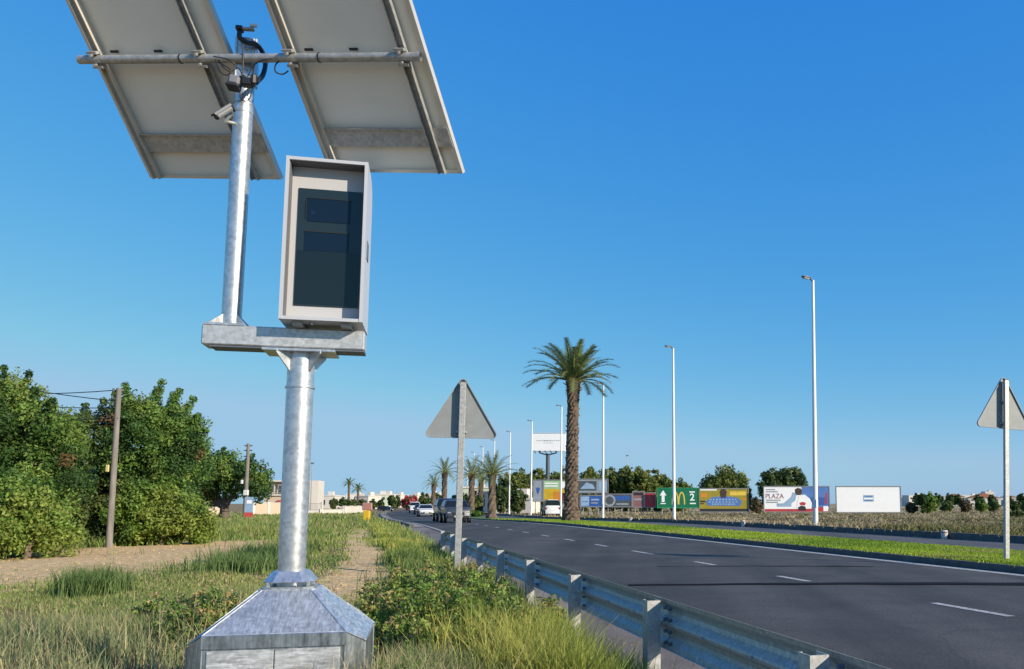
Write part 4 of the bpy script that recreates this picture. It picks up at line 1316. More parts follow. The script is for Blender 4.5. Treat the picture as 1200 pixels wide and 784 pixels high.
def board(name, x0, x1, y0, y1, Y, label, col, frame=C_FRAME, posts=4, Y2=None, cat='billboard', group='roadside billboards'):
    """billboard filling picture columns x0..x1, rows y0..y1 when seen from the road; Y2: distance of its right end"""
    Y2 = Y2 or Y
    a, b = gp(x0, Y), gp(x1, Y2)
    c = (a + b) / 2
    rz = math.atan2(b.y - a.y, b.x - a.x)
    W = (Vector((b.x, b.y)) - Vector((a.x, a.y))).length
    Ym = (Y + Y2) / 2
    zt, zb = at((x0 + x1) / 2, y0, Ym).z, at((x0 + x1) / 2, y1, Ym).z
    g = float(ground_z(c.x, c.y))
    t = thing(name, label, cat, (c.x, c.y, g), (0, 0, rz), group)
    H = zt - zb; zc = (zt + zb) / 2 - g
    mb = MB(); mb.box((0, .06, zc), (W - .1, .08, H - .1)); mb.build('poster', col, t)
    mb = MB(); e = .10
    mb.box((0, .05, zc + H / 2 - e / 2), (W, .14, e)); mb.box((0, .05, zc - H / 2 + e / 2), (W, .14, e))
    mb.box((-W / 2 + e / 2, .05, zc), (e, .14, H - 2 * e)); mb.box((W / 2 - e / 2, .05, zc), (e, .14, H - 2 * e)); mb.build('frame', frame, t)
    for k in range(posts):
        x = -W / 2 + W * (k + .5) / posts
        mb = MB(); mb.box((x, .19, (zc + H / 2 - .1 - .3) / 2), (.09, .12, zc + H / 2 + .2)); mb.build('post', M_GALVD, t)
    return t, W, H, zc
def rect(t, W, H, zc, u0, u1, v0, v1, m, name, lvl=1):
    """flat printed field: u,v 0..1 from the left and bottom"""
    mb = MB(); mb.box((W * ((u0 + u1) / 2 - .5), .016 - .004 * lvl, zc + H * ((v0 + v1) / 2 - .5)), (W * (u1 - u0), .004, H * (v1 - v0)))
    return mb.build(name, m, t)
def poly(t, W, H, zc, pts, m, name, lvl=1):
    mb = MB(); My = Matrix(((1, 0, 0), (0, 0, 1), (0, 1, 0)))
    mb.prism([(W * (u - .5), zc + H * (v - .5)) for u, v in pts], .014 - .004 * lvl, .017 - .004 * lvl, M=My)
    return mb.build(name, m, t)

BY = 95
# blank white board with a small blue emblem
t, W, H, zc = board('billboard', 980, 1057, 569.5, 601, BY, 'plain white billboard with a small blue emblem in its centre', C_WHITE, posts=6)
rect(t, W, H, zc, .42, .58, .42, .66, C_LBLUE, 'emblem', 1); rect(t, W, H, zc, .43, .57, .50, .56, C_WHITE, 'emblem_band', 2); rect(t, W, H, zc, .44, .56, .59, .63, C_BLUE2, 'emblem_band', 2); rect(t, W, H, zc, .44, .56, .44, .48, C_BLUE2, 'emblem_band', 2)
# PLAZA advertisement
t, W, H, zc = board('billboard', 895, 973, 569.5, 600.5, BY, 'white and blue billboard with a figure in white and red lettering', C_WHITE, posts=6)
rect(t, W, H, zc, .58, .985, .20, .97, C_BLUE2, 'blue_field'); rect(t, W, H, zc, .70, .96, .28, .56, C_BLUE, 'blue_block', 2)
rect(t, W, H, zc, .02, .98, .035, .13, C_REDB, 'red_strip', 2); rect(t, W, H, zc, .62, .90, .13, .20, C_REDB, 'red_strip', 2)
text_mesh('PLAZA', H * .26, flat('plaza_ink', (.35, .16, .20)), t, (-W * .33, -.004, zc + H * .11), width=W * .27)
for v, u1 in ((.84, .18), (.76, .22), (.44, .26), (.36, .22)): rect(t, W, H, zc, .04, u1, v, v + .045, C_GRY, 'small_print', 2)
rect(t, W, H, zc, .20, .42, .22, .34, C_LBLUE, 'pale_stripe', 2)
poly(t, W, H, zc, [(.40, .30), (.48, .45), (.50, .70), (.44, .76), (.42, .60), (.34, .42), (.28, .32)], C_LBLUE, 'pale_swoosh', 1)
poly(t, W, H, zc, [(.50, .14), (.72, .14), (.73, .34), (.70, .52), (.62, .68), (.54, .62), (.51, .40)], C_WHITE, 'shirt', 3)
poly(t, W, H, zc, [(.52, .07), (.64, .07), (.63, .22), (.57, .26), (.52, .20)], C_BLK, 'trousers', 4)
poly(t, W, H, zc, [(.50, .66), (.57, .66), (.585, .78), (.57, .90), (.52, .93), (.48, .88), (.48, .74)], C_SKIN, 'head', 4)
poly(t, W, H, zc, [(.55, .28), (.62, .26), (.64, .36), (.59, .40), (.54, .36)], C_REDB, 'red_patch', 5)
rect(t, W, H, zc, .90, .97, .05, .24, C_WHITE, 'white_square', 3)
poly(t, W, H, zc, [(.92, .30), (.95, .30), (.965, .74), (.94, .74)], C_REDB, 'red_slash', 3)
# yellow board
t, W, H, zc = board('billboard', 819, 878, 572, 600.5, 96, 'mustard yellow billboard with crowded blue lettering and a black foot', C_MUST, posts=5)
rect(t, W, H, zc, .02, .98, .035, .15, C_BLK, 'black_strip'); rect(t, W, H, zc, .03, .36, .90, .96, C_WHITE, 'pale_strip')
poly(t, W, H, zc, [(.18, .28), (.82, .26), (.86, .45), (.78, .60), (.52, .68), (.26, .62), (.14, .45)], C_BLUE2, 'blue_cloud', 1)
poly(t, W, H, zc, [(.44, .60), (.54, .60), (.56, .85), (.53, .95), (.45, .95), (.42, .85)], C_SKIN, 'dark_figure', 2)
for v, u0, u1 in ((.50, .22, .78), (.40, .2, .8), (.31, .26, .74)):
    for k in range(9):
        u = u0 + (u1 - u0) * k / 9; rect(t, W, H, zc, u, u + .035, v, v + .055, C_LBLUE, 'letter_stroke', 2)
rect(t, W, H, zc, .04, .16, .62, .80, C_OR, 'orange_patch', 1); rect(t, W, H, zc, .03, .13, .42, .48, C_BLK, 'small_print', 1); rect(t, W, H, zc, .03, .10, .34, .38, C_BLK, 'small_print', 1)
rect(t, W, H, zc, .86, .96, .52, .58, C_OR, 'small_print', 1); rect(t, W, H, zc, .62, .94, .70, .86, C_GOLD, 'golden_patch', 1)
# green board: arrow, golden arches, 2
t, W, H, zc = board('billboard', 770, 819.5, 571.5, 595.5, 96, 'green billboard with a white arrow, a golden arch letter and a white number', C_GREEN, frame=C_GREENR, posts=4)
poly(t, W, H, zc, [(.11, .30), (.18, .30), (.18, .62), (.225, .62), (.145, .88), (.065, .62), (.11, .62)], C_WHITE, 'arrow')
rect(t, W, H, zc, .085, .205, .20, .25, C_WHITE, 'small_print')
def arch_mesh(t, W, H, zc, uc, w, h, v0):
    mb = MB(); n = 14; th_ = w * .17
    for side in (-1, 1):
        cx = W * (uc - .5) + side * w * .25
        pts_o, pts_i = [], []
        for k in range(n + 1):
            a = math.pi * k / n
            ca, sa = math.cos(a), math.sin(a)
            pts_o.append((cx + ca * w * .25 * 1.12, zc + H * (v0 - .5) + h * sa ** .8 if sa > 0 else zc + H * (v0 - .5)))
            pts_i.append((cx + ca * (w * .25 * 1.12 - th_ * .62), zc + H * (v0 - .5) + (h - th_ * .7) * (sa ** .8 if sa > 0 else 0)))
        y0, y1 = .006 + .0013 * side, .013 + .0013 * side
        for k in range(n):
            q = [pts_o[k], pts_o[k + 1], pts_i[k + 1], pts_i[k]]
            vs = [(x, y0, z) for x, z in q] + [(x, y1, z) for x, z in q]
            mb.add(vs, [(0, 1, 2, 3), (7, 6, 5, 4), (0, 4, 5, 1), (2, 6, 7, 3), (1, 5, 6, 2), (3, 7, 4, 0)])
    mb.build('golden_arches', C_GOLD, t)
arch_mesh(t, W, H, zc, .51, W * .30, H * .62, .18)
text_mesh('2', H * .48, C_WHITE, t, (W * .335, .002, zc + H * .02), name='number', bold=.02)
rect(t, W, H, zc, .77, .90, .76, .82, C_WHITE, 'small_print'); rect(t, W, H, zc, .78, .92, .20, .26, C_WHITE, 'small_print')
# low row of dark boards
t, W, H, zc = board('billboard', 755, 769, 577, 595, 97, 'small dark red billboard beside the green arrow billboard', C_REDB, posts=2)
poly(t, W, H, zc, [(.3, .75), (.42, .80), (.78, .32), (.68, .26)], C_PINK, 'pale_slash')
t, W, H, zc = board('billboard', 741, 755, 575.5, 595, 97, 'small faded pink billboard between a red and a dark one', C_PINK, posts=2)
rect(t, W, H, zc, .1, .9, .75, .9, C_BLK, 'dark_band'); rect(t, W, H, zc, .15, .85, .45, .55, C_GRY, 'pale_lines')
t, W, H, zc = board('billboard', 708.5, 741, 578.5, 594.5, 97, 'dark grey billboard with a large pale ring', C_DGRY, posts=4)
mb = MB()
for k in range(24):
    a, b_ = 2 * math.pi * k / 24, 2 * math.pi * (k + 1) / 24
    q = [(math.cos(a) * r_, math.sin(a) * r_) for r_ in (.66, .46)] + [(math.cos(b_) * r_, math.sin(b_) * r_) for r_ in (.46, .66)]
    vs = [(-W * .32 + x, yy, zc + z) for yy in (.004, .012) for x, z in q]
    mb.add(vs, [(0, 1, 2, 3), (7, 6, 5, 4), (0, 4, 5, 1), (1, 5, 6, 2), (2, 6, 7, 3), (3, 7, 4, 0)])
mb.build('ring', C_GRY, t)
rect(t, W, H, zc, .36, .92, .5, .85, C_BLUE, 'dark_blue_field'); rect(t, W, H, zc, .42, .86, .18, .30, C_GRY, 'pale_lines')
t, W, H, zc = board('billboard', 679, 706, 580, 594.5, 95, 'low blue billboard with a pale blue square', C_BLUE, posts=3)
rect(t, W, H, zc, .06, .42, .12, .88, C_LBLUE, 'pale_square'); rect(t, W, H, zc, .5, .85, .55, .68, C_LBLUE, 'pale_lines'); rect(t, W, H, zc, .5, .8, .3, .4, C_GRY, 'pale_lines')
rect(t, W, H, zc, .12, .36, .42, .5, C_BLUE2, 'wave', 2)
t, W, H, zc = board('billboard', 676, 713, 561, 578, 99, 'tall grey billboard standing above the low blue billboard', C_GRY, posts=4)
rect(t, W, H, zc, .04, .62, .18, .84, C_DGRY, 'dark_picture'); poly(t, W, H, zc, [(.1, .3), (.3, .75), (.5, .6), (.58, .3)], C_LBLUE, 'pale_shape', 2); rect(t, W, H, zc, .68, .94, .2, .8, C_LBLUE, 'pale_field')
t, W, H, zc = board('billboard', 624, 636, 562, 588, 103, 'narrow blue grey billboard with a dark bird shape', C_GRY, posts=2)
poly(t, W, H, zc, [(.25, .66), (.42, .60), (.5, .70), (.58, .60), (.75, .66), (.6, .42), (.5, .34), (.4, .42)], C_BLUE, 'bird_shape')
rect(t, W, H, zc, .2, .8, .15, .2, C_LBLUE, 'small_print')
t, W, H, zc = board('billboard', 636, 671, 562, 588, 103, 'pale green and yellow billboard partly behind the tall palm trunk', C_LGREEN, posts=4)
rect(t, W, H, zc, .02, .98, .04, .58, C_YEL, 'yellow_field'); rect(t, W, H, zc, .34, .62, .04, .46, C_OR, 'orange_field', 2); rect(t, W, H, zc, .62, .98, .04, .40, C_MAR, 'maroon_field', 2)
for v in (.68, .8): rect(t, W, H, zc, .05, .5, v, v + .06, C_WHITE, 'pale_lines')
rect(t, W, H, zc, .6, .95, .62, .9, C_WHITE, 'white_field')
poly(t, W, H, zc, [(.60, .46), (.70, .60), (.66, .40)], C_YEL, 'yellow_spike', 3)
t, W, H, zc = board('billboard', 648, 671, 589, 600, 104, 'low maroon hoarding under the green and yellow billboard', C_MAR, posts=2)
rect(t, W, H, zc, .45, .8, .1, .9, C_GRY, 'grey_panel')

# raised white sign on a single dark mast
def mast_sign():
    Y = 128.0
    a, b = gp(622, Y), gp(662, Y); c = gp(641, Y)
    t = thing('raised_billboard', 'white billboard raised high on a single dark mast behind the trees', 'billboard', c)
    zt, zb = at(641, 507.5, Y).z - c.z, at(641, 529, Y).z - c.z
    W = (b - a).length; H = zt - zb; zc = (zt + zb) / 2
    mb = MB(); mb.box((.12, 0, zc), (W, .5, H), bev=.05); mb.build('panel', C_WHITE, t)
    mb = MB(); mb.box((.12, -.255, zt - .06), (W, .02, .08)); mb.build('panel_trim', C_GRY, t)
    mb = MB(); mb.tube([(0, .3, 0), (0, .3, zb - .3)], [.35, .28], 16); mb.build('mast', C_DGRY, t, smooth=True)
    mb = MB(); mb.tube([(-1.4, .3, zb + .1), (-1.2, .3, zb - .2), (0, .3, zb - .55), (1.2, .3, zb - .2), (1.4, .3, zb + .1)], .10, 8); mb.build('bracket', C_DGRY, t)
    mb = MB()
    x = -1.7
    while x < 1.7:
        w = random.uniform(.12, .26); mb.box((x + w / 2, -.262, zc + .22), (w, .02, .16 if -0.6 < x < .6 else .09)); x += w + .09
    mb.box((.1, -.262, zc - .12), (1.5, .02, .045)); mb.build('small_print', C_GRY, t)
    mb = MB(); x = -W / 2 + .5; k = 0
    while x < W / 2 - .5:
        mb.prism([(x, zb + .12), (x + .12, zb + .12), (x + .32, zb - .32), (x + .16, zb - .32)], -.30, -.26, M=Matrix(((1, 0, 0), (0, 0, 1), (0, 1, 0)))); k += 1
        x += random.choice([.45, .6, .8])
    mb.build('walkway_brackets', C_DGRY, t)
mast_sign()

# ------------------------------------------------------------------ right-hand trees behind the billboards
def small_tree(name, label, px, Y, py_top, wpx, pal, group, cat='tree', n=130, leaf=.30, dome=True, low=None, nleaf=36):
    b = gp(px, Y)
    zt = at(px, py_top, Y).z - b.z
    hw = wpx * Y / 1000.0
    zl = .1 if low is None else low
    bl = []
    hh = (zt - zl) / 2
    bl.append((0, 0, zl + hh * .95, hw * .72, hw * .7, hh * .98))
    for k in range(5):
        a = k * 1.257 + random.uniform(-.3, .3)
        bl.append((math.cos(a) * hw * .55, math.sin(a) * hw * .45, zl + hh * random.uniform(.7, 1.25), hw * .42, hw * .42, hh * .55))
    return build_tree(name, label, b, bl, n, hw * .13, hw * .26, nleaf, leaf, pal, max(.05, hw * .07), 4, group, cat, floor=.0)
PINES = [(596, 150, 556, 13, 'dark pine crown at the left of the row behind the billboards'), (612, 146, 552, 14, 'pine crown left of the raised sign mast'), (632, 150, 551, 14, 'pine crown directly behind the raised sign mast'),
    (655, 152, 552, 14, 'pine crown left of the tall palm trunk'), (688, 150, 549, 15, 'pine crown right of the tall palm trunk, above the tall grey billboard'), (712, 152, 551, 14, 'pine crown above the pale ringed billboard'), (733, 150, 549, 14, 'pine crown above the faded pink billboard'),
    (752, 148, 550, 13, 'pine crown above the dark red billboard'), (768, 150, 553, 12, 'pine crown at the right end of the continuous row'), (798, 150, 563, 13, 'low tree above the green arrow billboard')]
for px, Y, top, w, lab in PINES:
    small_tree('pine_tree', lab, px, Y, top - 3, w * 1.45, PAL_PINE, 'trees behind the billboards', n=300, leaf=.36)
small_tree('pine_tree', 'pointed dome of a tree behind the yellow billboard', 848, 140, 546, 32, PAL_PINE, 'trees behind the billboards', n=520)
small_tree('pine_tree', 'tree at the right flank of the pointed dome above the yellow billboard', 868, 141, 558, 15, PAL_PINE, 'trees behind the billboards', n=160)
small_tree('pine_tree', 'round dark tree top over the left end of the blue and white billboard', 907, 135, 549, 19, PAL_DARK, 'trees behind the billboards', n=260)
small_tree('pine_tree', 'tallest round dark tree above the blue and white billboard', 925, 136, 544, 22, PAL_DARK, 'trees behind the billboards', n=320)
for px, Y, top, w, pal, lab in ((606, 110, 572, 12, PAL_DARK, 'dark bush under the distant lamps left of the billboards'), (590, 118, 566, 12, PAL_DARK, 'dark bush right of the medium palm trunk'), (556, 128, 575, 12, PAL_DARK, 'dark bush behind the grey sign post'),
        (540, 140, 574, 12, PAL_DARK, 'dark bush left of the grey sign post'), (886, 106, 582, 9, PAL_DRYB, 'dry pale bush between the yellow and the blue and white billboards'), (1068, 110, 588, 7, PAL_DRYB, 'brown bush just right of the plain white billboard'),
        (1088, 108, 575, 14, PAL_CAROB, 'round olive bush standing alone right of the white billboard'), (1131, 120, 584, 8, PAL_DRYB, 'brownish shrub in the middle of the right field'), (1110, 140, 586, 8, PAL_DARK, 'dark low shrub right of the round olive bush'),
        (1150, 125, 584, 8, PAL_CAROB, 'small green shrub left of the right sign post'), (1165, 135, 586, 8, PAL_DARK, 'small dark shrub just left of the right sign post'), (1190, 118, 587, 7, PAL_DARK, 'dark shrub right of the right sign post'), (1204, 116, 587, 7, PAL_DARK, 'dark shrub cut by the right frame edge'), (1192, 52, 601, 9, PAL_DARK, 'low dark scrub at the right edge near the far kerb')):
    small_tree('bush', lab, px, Y, top, w, pal, 'bushes beyond the road', 'bush', n=110, leaf=.22)
small_tree('hedge_shrub', 'bright green clipped shrub beside the road, right of the sign post', 555, 92, 599, 12, [(.10, .19, .02), (.15, .26, .03), (.06, .12, .02)], None, 'shrub', n=110, leaf=.14)
small_tree('flowering_shrub', 'red flowering shrub in the distance at the bend of the road', 479, 215, 579, 10, [(.50, .06, .07), (.38, .04, .05), (.55, .16, .15), (.10, .12, .04)], None, 'shrub', n=160, leaf=.35)
for px, Y, top, w, lab in ((437, 250, 585, 5, 'small dark tree just right of the yellow post'), (446, 280, 584, 4, 'small dark tree in front of the pale apartment block'), (402, 270, 583, 5, 'small dark tree between the cypress and the two distant palms'), (424, 250, 584, 4, 'small dark tree right of the two distant palms'), (462, 260, 578, 8, 'dark distant tree left of the red shrub'), (497, 250, 577, 9, 'dark distant tree right of the red shrub'), (512, 240, 578, 9, 'distant tree left of the clustered palms'), (391, 240, 583, 5, 'tall thin cypress by the two distant palms')):
    small_tree('distant_tree', lab, px, Y, top, w, PAL_DARK, 'distant trees by the town', n=90, leaf=.45)
small_tree('hedge', 'dark hedge below the two distant palms', 413, 235, 585, 9, PAL_DARK, None, 'hedge', n=80, leaf=.4)

# ------------------------------------------------------------------ buildings
M_WALLW = mat('white_render', (.62, .58, .52), .9, bump=.2, var=.12, vscale=.6)
M_WALLC = mat('cream_render', (.55, .44, .33), .9, bump=.2, var=.12, vscale=.6)
M_ROOFT = mat('terracotta_tiles', (.36, .16, .09), .9, bump=.4, bscale=8, var=.3, vscale=2)
M_WIN = mat('window_glass', (.05, .07, .09), .15)
M_REDW = mat('red_awning', (.45, .06, .05), .8)
M_FENCE = mat('fence_mesh', (.20, .21, .21), .7)
def house():
    Y = 150.0
    c = gp(345, Y)
    t = thing('house', 'two-storey cream house with a red awning, half hidden by the galvanised post', 'house', c, (0, 0, math.radians(8)))
    t.scale = (.95, .95, .88)
    W, D, H1 = 8.6, 8.0, 6.2
    mb = MB(); mb.box((-1.0, 0, 1.6), (W - 2, D, 3.2)); mb.build('ground_floor', M_WALLC, t)
    mb = MB(); mb.box((-1.0, .4, 4.6), (W - 2.4, D - .8, 2.6)); mb.build('upper_floor', M_WALLC, t)
    mb = MB(); mb.box((-1.0, 0, 3.35), (W - 1.6, D + .6, .25)); mb.build('balcony_slab', M_WALLW, t)
    mb = MB(); mb.box((-1.0, 0, 6.05), (W - 1.4, D + .8, .28)); mb.build('roof', M_WALLW, t)
    mb = MB(); mb.box((3.9, -.5, 3.1), (1.5, 5, 6.2)); mb.build('stair_tower', M_WALLW, t)
    for x in (-3.3, -1.6, .3):
        mb = MB(); mb.box((x, -3.62, 4.6), (1.1, .06, 1.5)); w = mb.build('window', M_WALLW, t)
        mb = MB(); mb.box((x, -3.66, 4.6), (.9, .06, 1.3)); mb.build('pane', M_WIN, w)
    mb = MB(); mb.box((-.6, -4.3, 2.0), (2.6, .5, .8)); mb.build('awning', M_REDW, t)
    mb = MB(); mb.box((1.0, -4.03, 1.1), (1.1, .06, 2.1)); mb.build('door', M_WIN, t)
    for x in (-4.1, -2.1, 0, 2.0):
        mb = MB(); mb.box((x, -4.2, 3.9), (.08, .08, .9)); mb.build('balcony_post', M_WALLW, t)
    mb = MB(); mb.box((-1, -4.2, 4.35), (W - 2, .06, .07)); mb.build('balcony_rail', M_FENCE, t)
    mb = MB(); mb.box((-.5, .5, 6.6), (1.0, .9, .8)); mb.build('roof_tank', M_LAMPH, t)
house()
def wall(px0, px1, Y0, Y1, h, m, label, name='garden_wall', piers=0, cat='wall'):
    a, b = gp(px0, Y0), gp(px1, Y1)
    c = (a + b) / 2; d = b - a; L = Vector((d.x, d.y)).length; rz = math.atan2(d.y, d.x)
    t = thing(name, label, cat, c, (0, 0, rz))
    mb = MB(); mb.box((0, 0, h / 2 - .15), (L, .25, h + .3)); mb.build('panel', m, t)
    mb = MB(); mb.box((0, 0, h + .04), (L + .06, .33, .08)); mb.build('coping', M_WALLW, t)
    for k in range(piers):
        x = -L / 2 + L * k / max(1, piers - 1); mb = MB(); mb.box((x, 0, h / 2), (.4, .4, h + .25)); mb.build('pier', M_WALLW, t)
    return t
wall(403, 428, 128, 138, 1.05, M_WALLW, 'bright white low wall left of the yellow post', piers=4)
wall(376, 403, 126, 128, .55, M_WALLW, 'short stepped white wall between the mesh fence and the bright white wall', piers=2)
wall(196, 262, 92, 100, .95, M_WALLC, 'cream garden wall behind the broad tree trunk', piers=4)
wall(296, 330, 108, 112, 1.5, M_WALLC, 'cream wall beside the far utility pole', piers=3)
def mesh_fence(px0, px1, Y0, Y1, label):
    a, b = gp(px0, Y0), gp(px1, Y1)
    c = (a + b) / 2; d = b - a; L = Vector((d.x, d.y)).length; rz = math.atan2(d.y, d.x)
    t = thing('mesh_fence', label, 'fence', c, (0, 0, rz))
    mb = MB(); mb.box((0, 0, .22), (L, .22, .5)); mb.build('plinth', M_WALLW, t)
    mb = MB(); x = -L / 2
    while x < L / 2: mb.box((x, 0, 1.0), (.035, .03, 1.05)); x += .16
    mb.box((0, 0, 1.5), (L, .05, .05)); mb.box((0, 0, .55), (L, .05, .05)); mb.build('bars', M_FENCE, t)
    k = 0
    n = max(2, int(L / 3))
    for k in range(n + 1):
        x = -L / 2 + L * k / n; mb = MB(); mb.box((x, -.02, .85), (.12, .12, 1.7)); mb.build('post', M_GALVD, t)
mesh_fence(303, 376, 124, 126, 'grey barred fence on a pale plinth in front of the house')
# sign board under the far pole
def pole_board():
    b = gp(291, 62); t = thing('advertising_board', 'small blue board with a red foot at the base of the far utility pole', 'board', b, (0, 0, .1))
    mb = MB(); mb.box((0, 0, 1.15), (.55, .06, 1.1)); mb.build('panel', C_LBLUE, t)
    mb = MB(); mb.box((0, -.01, .42), (.6, .07, .34)); mb.build('foot_panel', M_REDW, t)
    for x in (-.22, .22):
        mb = MB(); mb.box((x, .05, .7), (.05, .04, 1.6)); mb.build('leg', M_GALVD, t)
    mb = MB(); mb.box((0, -.034, 1.35), (.35, .008, .25)); mb.build('picture', C_WHITE, t)
pole_board()
# distant town: each house its own thing, storeys and openings where they can be seen
def town_house(px, Y, w, d, h, label, m, roof=None, up=0.0, wins=3, rows=2):
    c = gp(px, Y); t = thing('distant_building', label, 'building', c, (0, 0, random.uniform(-.3, .3)), 'pale buildings of the distant town')
    mb = MB(); mb.box((0, 0, h / 2 - .5), (w, d, h + 1)); mb.build('wall', m, t)
    if roof:
        mb = MB(); mb.prism([(-w / 2 - .3, h), (w / 2 + .3, h), (0, h + w * .16)], -d / 2 - .3, d / 2 + .3, M=Matrix(((1, 0, 0), (0, 0, 1), (0, 1, 0)))); mb.build('roof', roof, t)
    else:
        mb = MB(); mb.box((0, 0, h + .2), (w + .3, d + .3, .35)); mb.box((w * .2, 0, h + 1.0), (w * .25, d * .3, 1.3)); mb.build('roof', M_WALLW, t)
    for r in range(rows):
        for k in range(wins):
            mb = MB(); mb.box((-w / 2 + w * (k + .5) / wins, -d / 2 - .02, h * (r + .5) / rows), (w / wins * .35, .06, h / rows * .4)); mb.build('window', M_WIN, t)
TOWN_L = [(383, 300, 8, 7, 6.5, 'white villa with flat roof right of the stair tower'), (395, 330, 9, 8, 5, 'low white house left of the cypress'), (416, 340, 8, 8, 8, 'white house behind the two distant palms'), (431, 300, 6, 8, 6.2, 'white house behind the yellow post'),
    (444, 330, 8, 9, 7.6, 'pale green apartment block with a flat roof'), (452, 380, 8, 9, 8.6, 'right half of the pale apartment block'), (466, 420, 8, 9, 9, 'white house peeping over the dark tree left of the red shrub'), (485, 430, 9, 9, 9, 'pink white house behind the red shrub'),
    (505, 440, 9, 9, 10, 'white house left of the smallest cluster palm'), (514, 400, 7, 9, 8.5, 'white house right behind the smallest cluster palm'), (573, 150, 4, 5, 3.2, 'pale hut behind the medium palm trunk'), (557, 160, 6, 6, 4.2, 'pale stone hut behind the bright green shrub'), (604, 125, 7, 5, 1.9, 'low white canopy left of the narrow billboard')]
for px, Y, w, d, h, lab in TOWN_L:
    h *= .66 if Y > 200 else 1
    w *= .85
    town_house(px, Y, w, d, h, lab, M_WALLW if 'green' not in lab else mat('pale_green_render', (.50, .54, .42), .9), None, wins=3, rows=2 if h > 5 else 1)
TOWN_R = [(1072, 620, 14, 'white house just right of the plain white billboard', None), (1078, 700, 12, 'terracotta roofed house beside the white billboard', 1), (1105, 650, 15, 'white house right of the round olive bush', None), (1118, 700, 16, 'low white row right of the round olive bush', 1),
    (1137, 780, 22, 'white hall with a long pale roof on the right skyline', None), (1152, 660, 24, 'long white building below the skyline hall', 1), (1158, 760, 8, 'slim white tower on the right skyline', None), (1172, 680, 18, 'white house immediately behind the right sign post', None),
    (1185, 720, 16, 'pale house right of the right sign post', 1), (1198, 670, 20, 'white house cut by the right frame edge', None), (1063, 720, 12, 'pale house peeping beside the white billboard', None), (985, 700, 14, 'pale house hidden behind the plain white billboard', None)]
for i, (px, Y, w, lab, rf) in enumerate(TOWN_R[:11]):
    h = {4: 9.0, 6: 12.0}.get(i, random.uniform(5.0, 7.5)); 
    town_house(px, Y, w, 9, h, lab, M_WALLW, M_ROOFT if rf else None, wins=4, rows=2)
for i, (px, Y, top, w) in enumerate(((1075, 560, 577, 5), (1100, 600, 576, 6), (1113, 590, 578, 5), (1122, 600, 579, 6), (1147, 620, 580, 6), (1163, 600, 578, 5), (1182, 610, 577, 6), (1198, 600, 576, 5))):
    small_tree('distant_tree', ['dark treetop over the terracotta roofed house', 'dark treetop left on the right skyline beyond the olive bush', 'treetop left of the pale skyline hall', 'low treetop in front of the pale skyline hall', 'low treetop right of the pale skyline hall', 'treetop beside the slim white tower', 'treetop right of the right sign post', 'treetop at the right frame edge'][i], px, Y, top, w, PAL_DARK, 'trees among the distant town', n=60, leaf=1.1, nleaf=26)

